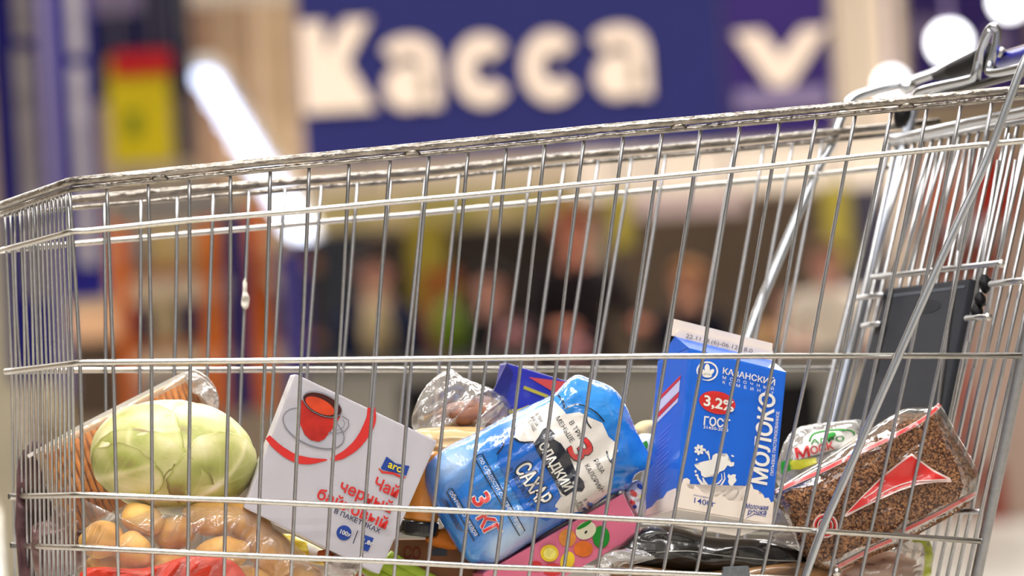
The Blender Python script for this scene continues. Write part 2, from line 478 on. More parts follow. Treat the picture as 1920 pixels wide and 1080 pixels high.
# row of strip lamps receding along the hall
m_tube = emis('strip_lamp_glow', (214, 226, 255), 3.2)
for i in range(9):
    f = i / 8
    Y = 1 / ((1 - f) / 30 + f / 56)
    px, py = 386 + (572 - 386) * f, 150 + (455 - 150) * f
    sc_ = Y / 30
    e = empty('strip_lamp', 'white glowing strip lamp, number %s from the nearest of the receding row' % ('one two three four five six seven eight nine'.split()[i]), 'lamp', 'receding row of strip lamps')
    c = WP(px, py, Y)
    cube('diffuser', (c.x, c.y + .4 * sc_, c.z), (0.11 * sc_, 1.2 * sc_, 0.07 * sc_), m_tube, e)
    cube('lamp_housing', (c.x, c.y + .4 * sc_, c.z + 0.08 * sc_), (0.16 * sc_, 1.35 * sc_, 0.07 * sc_), m_ceil, e)
    tube('cable', [(c.x, c.y + .4 * sc_, c.z + .1), (c.x, c.y + .4 * sc_, 5.995)], 0.006, m_steel, e, seg=5)
    settle(e)
# round lamps
m_globe = emis('globe_glow', (250, 250, 255), 6.0)
for i, (px, py, r, lab) in enumerate(((1780, 80, 36, 'largest whole globe above the cart handle'), (1672, 158, 26, 'lowest globe, just above the cart rim'), (1892, 2, 32, 'globe cut by the top right corner'))):
    e = empty('globe_lamp', 'glowing white round lamp, ' + lab, 'lamp', 'round white lamps')
    c = WP(px, py, 20); rr = r * 20 / F
    bm = bmesh.new(); bmesh.ops.create_uvsphere(bm, u_segments=24, v_segments=16, radius=rr); bmesh.ops.translate(bm, vec=c, verts=bm.verts)
    from_bm('globe', bm, m_globe, e, True)
    tube('lamp_cap', [c + Vector((0, 0, rr * .9)), c + Vector((0, 0, rr * 1.2))], rr * .35, m_dim, e)
    tube('cable', [c + Vector((0, 0, rr)), Vector((c.x, c.y, 6))], 0.012, m_dim, e, seg=6)
    settle(e)
# ceiling lamp housings above the cart (the scene's light sources, added fill lamps included)
TRAYS = ['right above the cart, lengthwise', 'lengthwise, to the right of the cart', 'lengthwise, to the left of the cart', 'crosswise between camera and cart', 'crosswise behind the camera', 'crosswise just beyond the cart, added to edge-light the wires', 'in front of the wide blue sign', 'above the tills on the right', 'above the orange pallet rack on the left, added to brighten it', 'far back at the left, added to brighten the wrapped column', 'far back at the right']
for l in [o for o in COL.objects if o.type == 'LIGHT']:
    z = l.location.z
    e = empty('ceiling_and_fill_lamp', 'white ceiling lamp tray ' + TRAYS.pop(0), 'lamp', 'ceiling lamp trays')
    cube('lamp_housing', (l.location.x, l.location.y, z + 0.08), (l.data.size, l.data.size_y, 0.08), m_ceil, e)
    for dx in (-.4, .4):
        p = Vector((l.location.x + dx * l.data.size, l.location.y, z + .1)); tube('cable', [p, (p.x, p.y, 5.99)], 0.008, m_steel, e, seg=5)
    settle(e)

# vertical blue banners, left
m_lilac = M('banner_lilac_grey', (152, 144, 148), 0.6, var=0.25, scale=6, stretch=(1, 1, 3))
m_ban = M('banner_blue', (26, 22, 108), 0.6, var=0.1, scale=1)
def banner(px, wpx, y1, Y, stripes, lab):
    e = empty('hanging_banner', lab, 'banner', 'tall blue banners')
    h = y1 + 120
    wbox('banner_cloth', px + (y1 - 120) * 0, (y1 - 120) / 2, wpx, h, Y, 0.03, m_ban, e)
    p = Plane(Vector((0, Y - 0.02, 0)), (0, 1, 0))
    for (sx, a, b, ww) in stripes:
        poly('grey_strip', [[(sx - ww / 2 + a * .061, a), (sx + ww / 2 + a * .061, a), (sx + ww / 2 + b * .061, b), (sx - ww / 2 + b * .061, b)]], p, m_lilac, e, off=0, thick=0.01)
    c = WP(px, -120, Y); tube('banner_pole', [c + Vector((-.12, 0, 0)), c + Vector((.12, 0, 0))], 0.02, m_steel, e)
    settle(e)
banner(40, 92, 720, 16, [(40, -110, 72, 34), (36, 92, 560, 38)], 'leftmost tall blue banner with a broad grey strip')
banner(143, 76, 560, 18, [(138, -110, 104, 30), (136, 124, 500, 30)], 'second tall blue banner from the left, with grey strip')
c = wbox('grey_post', 95, 250, 26, 1000, 19, 0.1, M('post_greylilac', (110, 100, 130), 0.6)); tag(c, 'slim lilac grey post between the two tall blue banners', 'post')
# red and yellow poster, dark board
m_dark = M('board_dark', (24, 22, 56), 0.6, var=0.2, scale=2)
c = wbox('dark_board', 262, 60, 190, 250, 29, 0.1, m_dark, hang=True); tag(c, 'dark navy board above the red and yellow poster', 'board')
c = wbox('grey_box_sign', 215, -5, 90, 56, 27.5, 0.1, m_dim, hang=True); tag(c, 'small grey lilac sign at the top beside the second blue banner', 'sign')
po = empty('price_poster', 'yellow poster with red header and a green mark left of the strip lamps', 'poster')
wbox('poster_panel', 262, 205, 116, 200, 24, 0.05, M('poster_yellow', (205, 182, 20), 0.6, var=0.05), po, hang=True)
wbox('poster_header', 264, 118, 112, 46, 23.95, 0.05, M('poster_red', (190, 30, 34), 0.6), po)
wbox('green_mark', 250, 232, 26, 44, 23.95, 0.05, M('poster_green', (130, 140, 30), 0.6), po)
settle(po)
c = wbox('dark_post', 340, 200, 26, 200, 28, 0.2, m_dark, hang=True); tag(c, 'dark narrow post between the yellow poster and strip lamps', 'post')

# header band above the tills, and canopy
def band(name, p0, p1, h, Y, d, mat, lab, cat):
    a, b = WP(p0[0], p0[1], Y), WP(p1[0], p1[1], Y)
    hh = h * Y / F
    v = [a + Vector((0, 0, hh / 2)), b + Vector((0, 0, hh / 2)), b - Vector((0, 0, hh / 2)), a - Vector((0, 0, hh / 2))]
    v += [q + Vector((0, d, 0)) for q in v]
    o = mk(name, v, [(0, 1, 2, 3), (7, 6, 5, 4), (0, 4, 5, 1), (1, 5, 6, 2), (2, 6, 7, 3), (3, 7, 4, 0)], mat)
    for k in (.15, .85):
        q = a.lerp(b, k) + Vector((0, d / 2, hh / 2 - .01)); tube('hanging_rod', [q, (q.x, q.y, 6)], .012, m_steel, o, 6)
    return tag(o, lab, cat)
m_tan = M('header_tan', (196, 174, 130), 0.7, var=0.3, scale=3, rgb2=(150, 140, 70))
band('shelf_header', (590, 345), (1180, 312), 78, 34, 0.4, M('header_cream', (225, 205, 180), 0.7), 'long cream header board just under the wide blue sign', 'board')
band('shelf_header', (590, 400), (1210, 372), 62, 33.5, 0.4, m_tan, 'yellowish tan header board behind the heads of the shoppers', 'board')
band('white_beam', (1080, 330), (1720, 300), 88, 33, 0.5, M('beam_white', (250, 232, 212), 0.6), 'broad white beam running under the violet chevron sign', 'beam')
band('pink_strip', (1190, 388), (1400, 376), 40, 29, 0.2, M('strip_pinkish', (225, 200, 198), 0.6), 'short pinkish white strip hanging in front of the dark brown wall', 'strip')
c = wbox('brown_partition', 1380, 560, 480, 430, 38, 0.3, M('partition_brown', (112, 96, 82), 0.7, var=0.2, scale=1), ground=True); tag(c, 'brown partition wall behind the tills', 'partition')
c = wbox('yellow_poster', 1570, 425, 50, 160, 30.5, 0.1, M('poster_olive', (168, 152, 60), 0.7), hang=True); tag(c, 'olive yellow vertical poster on the brown partition', 'poster')
c = wbox('yellow_poster', 1165, 410, 34, 110, 31, 0.1, M('poster_olive', (168, 152, 60), 0.7), hang=True); tag(c, 'small olive yellow poster at the end of the tan header board', 'poster')
c = wbox('dark_cabinet', 1625, 470, 90, 240, 31, 0.4, M('cabinet_slate', (64, 60, 72), 0.6), ground=True); tag(c, 'dark slate cabinet beside the olive yellow poster', 'cabinet')
c = wbox('grey_partition', 830, 560, 560, 260, 40, 0.3, M('partition_dark', (62, 54, 50), 0.7, var=0.4, scale=0.8), ground=True); tag(c, 'dark partition behind the shoppers in the middle', 'partition')
c = wbox('dark_kiosk', 650, 570, 90, 270, 32, 0.6, M('kiosk_black', (40, 42, 48), 0.6), ground=True); tag(c, 'black kiosk left of the shopper in the navy jacket', 'kiosk')
c = wbox('olive_kiosk', 800, 480, 70, 130, 33, 0.5, M('kiosk_olive', (140, 122, 40), 0.6), ground=True); tag(c, 'olive panel between the black kiosk and the shoppers', 'panel')
c = wbox('rust_screen', 830, 580, 70, 150, 31, 0.4, M('panel_rust', (130, 66, 30), 0.6), ground=True); tag(c, 'rust orange panel above the green bag', 'screen')

# shelving racks, left
m_or = M('rack_orange', (214, 102, 14), 0.5, var=0.15, scale=3)
rk = empty('pallet_rack', 'orange pallet rack loaded with pale goods behind the basket front', 'rack')
RY = 34
for px in (232, 402, 492):
    wbox('upright', px, 640, 30, 520, RY, 0.12, m_or, rk, ground=True)
shelf_z = []
for py in (520, 660, 800, 930):
    a, b = WP(180, py, RY + .6), WP(600, py - 25, RY + .6)
    shelf_z.append((a.z + b.z) / 2 + .03)
    cube('shelf_board', ((a.x + b.x) / 2, RY + .65, (a.z + b.z) / 2), (b.x - a.x, .9, 0.06), M('rack_beam', (170, 110, 60), 0.5), rk)
settle(rk)
cols = [(208, 184, 120), (190, 170, 130), (150, 150, 150), (214, 196, 150), (176, 130, 60), (120, 110, 90), (60, 50, 90), (216, 206, 180)]
names = ['sand', 'tan', 'grey', 'cream', 'ochre', 'olive brown', 'violet', 'ivory']
k = 0
for row, z in enumerate(shelf_z):
    for col_ in range(7):
        if row == 0 and col_ > 4: continue
        px = 262 + 46 * col_
        q = WP(px, 520, RY + .5); h = .395 * (.62 + .38 * random.random())
        if row == 0: h *= .8
        ci = random.randrange(8)
        b = cube('goods_carton', (q.x, RY + .5, z + h / 2 + .001), (.145, .4, h), M('goods_%d' % ci, cols[ci], 0.7, var=0.3, scale=5))
        tag(b, '%s carton, %s from the left on the %s shelf of the orange rack' % (names[ci], 'first second third fourth fifth sixth seventh'.split()[col_], ('top', 'second', 'third', 'lowest')[row]), 'carton', 'cartons on the pallet rack'); k += 1
c = wbox('blue_post', 445, 560, 40, 330, 30, 0.3, M('post_navy', (30, 26, 84), 0.6), ground=True); tag(c, 'dark navy post in front of the orange pallet rack', 'post')
c = wbox('blue_post', 552, 600, 48, 260, 30, 0.3, M('post_indigo', (62, 56, 120), 0.6), ground=True); tag(c, 'indigo post at the right end of the orange pallet rack', 'post')
c = wbox('grey_header', 310, 380, 210, 70, 33, 0.3, M('header_grey', (120, 112, 104), 0.7), hang=True); tag(c, 'grey board above the orange pallet rack', 'board')
c = wbox('beige_stand', 5, 760, 60, 720, 26, 0.5, M('stand_beige', (205, 196, 172), 0.7, var=0.15, scale=2), ground=True); tag(c, 'beige display stand at the left edge', 'stand')
c = wbox('dark_pallet', 172, 700, 90, 120, 30, 0.5, M('pallet_dark', (70, 56, 44), 0.7), ground=True); tag(c, 'dark goods block under the second blue banner', 'block')
c = wbox('peach_carton', 172, 610, 90, 60, 30, 0.5, M('carton_peach', (214, 168, 130), 0.7)); tag(c, 'peach carton on the dark goods block', 'carton')
c = wbox('tan_divider', 300, 1010, 620, 460, 28, 0.5, M('divider_tan', (158, 140, 122), 0.7, var=0.2, scale=2), ground=True); tag(c, 'tan low divider in front of the pallet rack', 'divider')

# checkout counters
m_ctr = M('counter_grey', (176, 170, 160), 0.5, var=0.15, scale=2)
COUNTER_Z = {}
for px, wd, py, Y, lab in ((790, 420, 900, 24.6, 'long grey checkout counter in front of the shoppers in the middle'), (1330, 560, 900, 25.6, 'grey checkout counter behind the milk carton')):
    e = empty('checkout_counter', lab, 'counter')
    wbox('counter_body', px, py, wd, 430, Y, 0.8, m_ctr, e, ground=True)
    wbox('counter_top', px, py - 222, wd + 16, 20, Y - .05, 0.9, M('counter_edge', (88, 84, 80), 0.4), e)
    COUNTER_Z[Y < 25.5] = WP(px, py - 232, Y).z
    wbox('dark_recess', px + 70, py - 90, wd * .5, 190, Y - .02, 0.1, M('recess_dark', (26, 23, 24), 0.5), e)
    settle(e)

# right: red shelves
rs = empty('red_display', 'red and orange goods display behind the rear gate of the cart', 'display')
m_red = M('display_red', (176, 38, 30), 0.6, var=0.35, scale=2, rgb2=(120, 40, 20))
wbox('display_body', 1830, 660, 210, 760, 29, 0.8, M('display_rose', (196, 172, 158), 0.6, var=0.15, scale=2), rs, ground=True)
wbox('red_panel', 1868, 350, 76, 120, 28.9, 0.1, M('display_red', (190, 52, 40), 0.6, var=0.25, scale=2), rs)
wbox('orange_panel', 1762, 372, 52, 80, 28.9, 0.1, M('display_orange', (196, 96, 60), 0.6), rs)
wbox('brick_panel', 1842, 492, 70, 70, 28.9, 0.1, M('display_brick', (140, 66, 54), 0.6, var=0.3, scale=3), rs)
wbox('lilac_panel', 1815, 430, 90, 34, 28.9, 0.1, M('display_lilac', (190, 176, 184), 0.6), rs)
wbox('brick_panel', 1770, 480, 40, 90, 28.9, 0.1, M('display_brick', (140, 66, 54), 0.6), rs)
wbox('red_panel', 1806, 760, 22, 330, 28.9, 0.1, M('display_red', (190, 52, 40), 0.6), rs)
wbox('red_panel', 1868, 930, 30, 120, 28.9, 0.1, M('display_red', (190, 52, 40), 0.6), rs)
settle(rs)

# ------------------------------------------------------------------ shoppers (one continuous skinned body each)
def person(px, Y, H, label, top, legs, skin, hair, yaw=0, arm=0.3, hat=None, bag=None):
    base = WP(px, 765, Y); x0 = base.x
    mt = M('cloth_%d_%d_%d' % top, top, 0.8, var=0.2, scale=8); ml = M('cloth_%d_%d_%d' % legs, legs, 0.8, var=0.2, scale=8)
    ms = M('skin_%d_%d_%d' % skin, skin, 0.5, var=0.05, sss=0.1); mh = M('hair_%d_%d_%d' % hair, hair, 0.6, var=0.3, scale=60)
    s = H / 1.75
    J = [(0, 0, .95, .15), (0, 0, 1.15, .14), (0, .01, 1.36, .16), (0, .0, 1.47, .07), (0, -.01, 1.52, .055), (0, -.02, 1.63, .095), (0, -.01, 1.70, .08)]
    E = [(0, 1), (1, 2), (2, 3), (3, 4), (4, 5), (5, 6)]
    for sd in (-1, 1):
        n = len(J)
        J += [(sd * .1, 0, .90, .105), (sd * .11, -.01, .5, .065), (sd * .12, .02, .1, .045), (sd * .13, -.1, .04, .045)]
        E += [(0, n), (n, n + 1), (n + 1, n + 2), (n + 2, n + 3)]
        n = len(J); fw = -arm
        J += [(sd * .19, 0, 1.40, .065), (sd * .25, fw * .2, 1.14, .05), (sd * .2, fw, 1.02 + arm * .35, .035), (sd * .19, fw - .08, 1.02 + arm * .37, .03)]
        E += [(2, n), (n, n + 1), (n + 1, n + 2), (n + 2, n + 3)]
        hnd = n + 3; hx, hy, hz = J[hnd][:3]
        for k, (ox, L) in enumerate(((-.027, .062), (-.009, .075), (.009, .07), (.027, .055))):
            q = len(J)
            J += [(hx + ox, hy - .03, hz, .009), (hx + ox, hy - .03 - L * .6, hz - .01, .0085), (hx + ox, hy - .03 - L, hz - .035, .0075)]
            E += [(hnd, q), (q, q + 1), (q + 1, q + 2)]
        q = len(J); J += [(hx - sd * .04, hy - .02, hz + .005, .011), (hx - sd * .05, hy - .055, hz - .005, .009)]
        E += [(hnd, q), (q, q + 1)]
    ca, sa = math.cos(R(yaw)), math.sin(R(yaw))
    def W(x, y, z): return Vector((x0 + (x * ca - y * sa) * s, Y + (x * sa + y * ca) * s, z * s))
    me = bpy.data.meshes.new('body'); me.from_pydata([W(*j[:3]) for j in J], E, [])
    o = bpy.data.objects.new('body', me); COL.objects.link(o)
    md = o.modifiers.new('skin', 'SKIN'); md.use_smooth_shade = True
    for i, j in enumerate(J): me.skin_vertices[0].data[i].radius = (j[3] * s, j[3] * s)
    me.skin_vertices[0].data[0].use_root = True
    sb = o.modifiers.new('sub', 'SUBSURF'); sb.levels = 1; sb.render_levels = 1
    dg = bpy.context.evaluated_depsgraph_get(); dg.update()
    m2 = bpy.data.meshes.new_from_object(o.evaluated_get(dg)); bpy.data.objects.remove(o)
    m2.materials.clear()
    for m in (mt, ml, ms): m2.materials.append(m)
    for p in m2.polygons:
        z = p.center.z / s; d = (p.center - Vector((x0, Y, p.center.z))).length / s
        p.material_index = 1 if z < .88 and d < .4 and abs(p.center.x - x0) < .17 * s and z < .9 else (2 if z > 1.47 or (abs(z - (1.02 + arm * .36)) < .09 and d > arm + .05) else 0)
        p.use_smooth = True
    e = empty('person', label, 'person')
    bo = link(bpy.data.objects.new('body', m2), e)
    # nose, eyes, mouth, ears, hair
    def blob(nm, c, r, mat):
        bm = bmesh.new(); bmesh.ops.create_uvsphere(bm, u_segments=14, v_segments=10, radius=1)
        for v in bm.verts: v.co = W(c[0] + v.co.x * r[0], c[1] + v.co.y * r[1], c[2] + v.co.z * r[2])
        return from_bm(nm, bm, mat, e, True)
    me_ = M('eye_dark', (30, 24, 22), 0.3); mm = M('mouth_rose', (150, 80, 76), 0.5)
    blob('nose', (0, -.125, 1.625), (.014, .02, .022), ms)
    for sd in (-1, 1):
        blob('eye', (sd * .033, -.108, 1.65), (.014, .01, .008), me_); blob('ear', (sd * .095, -.01, 1.635), (.012, .022, .032), ms)
    blob('mouth', (0, -.112, 1.585), (.026, .01, .008), mm)
    # hair cap over the top and back of the head
    bm = bmesh.new(); bmesh.ops.create_uvsphere(bm, u_segments=20, v_segments=14, radius=1)
    dl = [v for v in bm.verts if v.co.z < -.15 - .5 * max(0, v.co.y) + .55 * max(0, -v.co.y - .2) * 1.6]
    bmesh.ops.delete(bm, geom=dl, context='VERTS')
    for v in bm.verts:
        k = 1 + .05 * noise.noise(v.co * 4); v.co = W(v.co.x * .112 * k, -.005 + v.co.y * .125 * k, 1.665 + v.co.z * .105 * k)
    from_bm('hair', bm, mh, e, True)
    if hat:
        blob('hat', (0, -.005, 1.72), (.118, .128, .075), M('hat_%d_%d_%d' % hat, hat, .9, var=.2, scale=30))
    settle(e); return e
SK = (208, 150, 132)
person(718, 27, 1.60, 'shopper in a navy jacket with a pale hood, left of the other shoppers', (22, 28, 56), (20, 20, 28), SK, (70, 44, 30), yaw=20)
person(932, 28, 1.52, 'shopper in a black jacket with dark hair beside the green bag', (12, 12, 16), (20, 20, 26), SK, (36, 26, 24), yaw=-10, arm=.25)
person(1095, 27.5, 1.78, 'tall shopper with red hair in a dark brown coat', (34, 26, 30), (26, 20, 24), (214, 138, 112), (160, 84, 50), yaw=15, arm=.35)
person(1305, 26.9, 1.45, 'blond shopper in a dark navy coat behind the milk carton', (16, 16, 32), (16, 16, 26), (222, 160, 130), (190, 130, 76), yaw=-20)
person(1492, 29, 1.36, 'shopper in a red jacket in front of the brown partition', (150, 22, 26), (60, 30, 34), SK, (90, 70, 50), yaw=10)
person(1565, 28, 1.55, 'shopper in a white coat left of the child seat flap', (238, 224, 206), (200, 180, 160), SK, (120, 90, 60), yaw=0)
def sack(px, py, Y, rx, ry, mat, name, lab, cat):
    e = empty(name, lab, cat)
    c = WP(px, py, Y); k = Y / F; c.z = COUNTER_Z[Y < 25.5] + ry * k * .985
    bm = bmesh.new(); bmesh.ops.create_uvsphere(bm, u_segments=20, v_segments=14, radius=1)
    for v in bm.verts:
        q = 1 + .08 * noise.noise(v.co * 3); v.co = c + Vector((v.co.x * rx * k * q * (1 - .15 * v.co.z), v.co.y * .12 * q, v.co.z * ry * k * q))
    from_bm('body', bm, mat, e, True)
    for dx in (-.4, .4):
        tube('handle', smooth_path([c + Vector((dx * rx * k - .03, 0, ry * k * .9)), c + Vector((dx * rx * k, 0, ry * k * 1.35)), c + Vector((dx * rx * k + .05, 0, ry * k * .9))]), .008, mat, e, seg=6)
    settle(e)
sack(843, 612, 24.9, 32, 54, M('bag_green', (120, 150, 40), 0.6), 'shopping_bag', 'light green shopping bag standing on the grey checkout counter', 'bag')
sack(705, 585, 24.9, 28, 58, M('hood_straw', (208, 184, 140), 0.6), 'shopping_bag', 'straw coloured shape standing in for the pale hood of the shopper in the navy jacket', 'bag')  # bag shape used for the pale hood of the navy jacket
sack(960, 645, 24.9, 34, 24, M('hands_rose', (190, 128, 130), 0.6), 'shopping_bag', 'dusty pink shape standing in for hands on the counter beside the shopper in black', 'bag')  # bag shape used for a pair of pink hands
sack(1078, 650, 26.0, 30, 24, M('hands_rose', (190, 128, 130), 0.6), 'shopping_bag', 'dusty pink shape standing in for the hands of the shopper with red hair', 'bag')  # same bag shape, again in place of hands
sack(1430, 640, 26.0, 38, 26, M('bag_sand', (205, 160, 110), 0.6), 'shopping_bag', 'sand coloured bag on the counter behind the milk carton top', 'bag')

# ------------------------------------------------------------------ shopping cart
m_wire = M('zinc_wire', (214, 210, 202), 0.30, 1.0, var=0.12, scale=200, bump=0.1, bscale=500)
m_wirev = M('zinc_wire_upright', (182, 182, 184), 0.34, 1.0, var=0.12, scale=200)
m_rim = M('worn_rim', (168, 160, 150), 0.3, 1.0, var=0.45, scale=120, bump=0.5, bscale=160, stretch=(.5, .5, 1.5))
m_chrome = M('chrome', (206, 210, 216), 0.24, 1.0, var=0.06, scale=80)
m_black = M('black_plastic', (22, 22, 24), 0.55, var=0.15, scale=80)
m_flap = M('flap_plastic', (52, 54, 60), 0.5, var=0.08, scale=160, bump=0.15, bscale=900)
yaw_n, yaw_f = 13.3, 21.0
A = P3(150, 680, 5.0)
near = PL(150, 680, 5.0, yaw_n, 5.0)
Dp = A + Vector((-.284, .959, 0)) * .364
_pd = Plane(Dp, (0, 1, 0))
far = Plane(Dp, Vector((math.cos(R(yaw_f)), math.sin(R(yaw_f)), 0)).cross(Vector((0, 0, 1)) + Vector((-math.sin(R(yaw_f)), math.cos(R(yaw_f)), 0)) * .08))
front = Plane(A, (Dp - A).cross(near.pt(131, 345) - A))
Bt, Bb = near.pt(1915, 667), near.pt(1838, 1015)
Cm = far.pt(1582, 691)
gate = Plane(Bt, (Bt - Bb).cross(Cm - Bt))
cart = empty('shopping_cart', 'wire shopping cart full of groceries, chrome handle at the right', 'cart')
def ip(table, x):
    for (a, b), (c_, d) in zip(table, table[1:]):
        if x <= c_: return b + (d - b) * (x - a) / (c_ - a)
    (a, b), (c_, d) = table[-2:]; return b + (d - b) * (x - a) / (c_ - a)
rim_n = [(130, 341), (333, 320), (500, 303), (633, 290), (738, 280), (936, 260), (1134, 240), (1292, 226), (1434, 213), (1629, 195), (1745, 184), (1916, 167), (2080, 151)]
sec_n = [(134, 434), (163, 433), (354, 413), (560, 396), (723, 380), (886, 366), (1090, 346), (1240, 332), (1434, 313), (1629, 292), (1920, 264), (2040, 254)]
mid_n = [(150, 680), (640, 675), (1240, 668), (1915, 667)]
w4_n = [(150, 928), (440, 938), (740, 953), (1000, 964), (1260, 978), (1440, 989), (1838, 1015)]
w5_n = [(152, 1027), (420, 1040), (740, 1053), (900, 1062), (1260, 1075), (1500, 1086), (1810, 1106)]
w6_n = [(158, 1122), (900, 1165), (1780, 1206)]
rim_f = [(-8, 389), (140, 374), (257, 364), (451, 348), (638, 333), (804, 321), (1008, 298), (1204, 281), (1387, 265), (1551, 249), (1761, 228)]
sec_f = [(2, 470), (140, 457), (334, 440), (638, 413), (764, 403), (1090, 370), (1400, 340), (1600, 321), (1672, 313)]
mid_f = [(10, 697), (150, 694), (1582, 691)]
w4_f = [(16, 931), (1535, 1001)]
w5_f = [(20, 1023), (1520, 1083)]
w6_f = [(24, 1112), (1485, 1184)]
def rail(name, tn, tf, r, mat, off, lab=None, noff=0.0):
    """horizontal wire running along the near side, round the front panel and back along the far side"""
    pn = [near.pt(x, y + noff, off) for x, y in reversed(tn)]
    fx = [(tn[0][0] + (tf[0][0] - tn[0][0]) * k, tn[0][1] + noff + (tf[0][1] - tn[0][1]) * k) for k in (.12, .3, .5, .7, .88)]
    pf = [front.pt(x, y, off) for x, y in fx]
    pb = [far.pt(x, y + noff, -off) for x, y in tf]
    o = tube(name, pn + pf + pb, r, mat, cart, 10)
    if lab: o['label'] = lab
    return o
rail('rim', rim_n, rim_f, .0042, m_rim, .004, 'thick worn top rim')
rail('wire', rim_n, rim_f, .0028, m_rim, .003, noff=15)
rail('wire', sec_n, sec_f, .0030, m_wire, .0045)
rail('wire', mid_n, mid_f, .0030, m_wire, .0045)
rail('wire', w4_n, w4_f, .0030, m_wire, .0045)
rail('wire', w5_n, w5_f, .0030, m_wire, .0045)
rail('wire', w6_n, w6_f, .0030, m_wire, .0045)
for x in (300, 773, 1272, 1700):      # bumps where the rim joins
    y = ip(rim_n, x) + 12
    tube('weld', [near.pt(x - 14, y + 2, .004), near.pt(x - 5, y - 4, .005), near.pt(x + 5, y - 4, .005), near.pt(x + 14, y + 1, .004)], [.002, .0032, .0032, .002], m_rim, cart)
nt_ = [130, 200, 278, 355, 432, 507, 580, 655, 732, 805, 878, 950, 1023, 1096, 1170, 1243, 1315, 1389, 1463, 1533, 1605, 1673, 1740, 1804, 1862]
nm_ = [150, 212, 284, 357, 430, 497, 565, 636, 705, 772, 843, 912, 978, 1045, 1113, 1180, 1248, 1318, 1385, 1452, 1519, 1580, 1644, 1705, 1764]
nb_ = [159, 222, 286, 352, 420, 481, 546, 611, 675, 739, 801, 864, 928, 992, 1056, 1119, 1181, 1243, 1305, 1369, 1429, 1493, 1556, 1615, 1676]
RV = .00185
def vwire(pl, x0, y0, x1, y1, x2, y2, off, r=RV, mat=m_wirev):
    pts = []
    for k in range(7):
        y = y0 + (y1 - y0) * k / 6; f = (y - y0) / (y1 - y0)
        wob = 1.2 * math.sin(f * math.pi) * noise.noise(Vector((x0 * .13, 1, 2)))
        pts.append(pl.pt(x0 + (x1 - x0) * f + wob * 4, y, off))
    for k in range(1, 5):
        f = k / 4; pts.append(pl.pt(x1 + (x2 - x1) * f, y1 + (y2 - y1) * f, off))
    return tube('wire', pts, r, mat, cart, 8)
for a, b, c_ in zip(nt_, nm_, nb_):
    yt = ip(rim_n, a) + 12
    yb = ip(w6_n, c_) ; xb = c_ + (c_ - b) / (1076 - 669) * (yb - 1076)
    vwire(near, a, yt, b, 672, xb, yb, 0.0)
for k in range(16):
    f = k / 15
    xt, xm, xb = 9 + 121 * f ** .93, 22 + 122 * f, 28 + 122 * f
    yt = 385 - 45 * f + 14; ym = 697 - 17 * f; yb = 1085 + 7 * f
    if k == 15: continue
    vwire(front, xt, yt, xm, ym, xb, yb, 0.0, .0014)
ft_ = [130, 196, 264, 332, 400, 467, 535, 603, 670, 733, 798, 861, 929, 996, 1059, 1122, 1185, 1248, 1311, 1377, 1432, 1487, 1542]
fm_ = [134, 198, 262, 327, 389, 453, 513, 576, 643, 700, 760, 823, 882, 945, 1004, 1063, 1118, 1181, 1240, 1303, 1358, 1407, 1460]
for a, b in zip(ft_, fm_):
    yb = ip(w6_f, b - 50); vwire(far, a, ip(rim_f, a) + 12, b, 692, b + (b - a) * .95 * (yb - 692) / 390, yb, 0.0, .0018)
vwire(far, 62, ip(rim_f, 62) + 10, 72, 695, 78, ip(w6_f, 78), 0, .0018)
# basket floor
for k in range(26):
    f = k / 25
    a = near.pt(170 + 1590 * f, ip(w6_n, 170 + 1590 * f)); b = far.pt(36 + 1450 * f, ip(w6_f, 36 + 1450 * f))
    tube('wire', [a, (a + b) / 2 - Vector((0, 0, .004)), b], .0018, m_wirev, cart, 6)
for k in range(1, 7):
    f = k / 7
    a = near.pt(170, ip(w6_n, 170)).lerp(far.pt(36, ip(w6_f, 36)), f); b = near.pt(1760, ip(w6_n, 1760)).lerp(far.pt(1486, ip(w6_f, 1486)), f)
    tube('wire', [a - Vector((0, 0, .005)), b - Vector((0, 0, .005))], .0024, m_wirev, cart, 6)
floor_z = lambda px: near.pt(px, ip(w6_n, px)).z

# rear gate
gv = (Bt - Bb).normalized(); gu = Cm - Bt; gul = gu.length; gu.normalize()
G0 = Bb - gv * .07
def gp(s, v, off=0.0):       # s 0 near .. 1 far, v metres up the gate
    return G0 + gu * (gul * s) + gv * v - fwd * off
for k in range(19):
    s = 0.03 + k / 18 * .95
    tube('wire', [gp(s, 0), gp(s, .5)], .0021, m_wirev, cart, 8)
for v, a, b, r in ((.0, 0, 1, .003), (.10, .04, .96, .0028), (.50, -.0, 1, .003)):
    tube('wire', [gp(a, v, .004), gp(b, v, .004)], r, m_wirev, cart, 8)
# posts of the rear frame
pt_ = lambda pl, pts, off=0: [pl.pt(x, y, off) for x, y in pts]
o = tube('rear_post', pt_(near, [(1990, 330), (1920, 655), (1876, 868), (1831, 1080), (1812, 1170)], .0), .0058, m_wirev, cart, 12)
o = tube('rear_post', pt_(far, [(1712, 205), (1655, 430), (1600, 640), (1553, 820), (1500, 1030), (1470, 1150)], .01), .0058, M('post_steel', (160, 166, 178), .38, 1.0), cart, 12)
tube('rear_post', pt_(far, [(1672, 250), (1622, 450), (1572, 650), (1530, 820), (1490, 1000)], -.004), .0034, m_wirev, cart, 10)
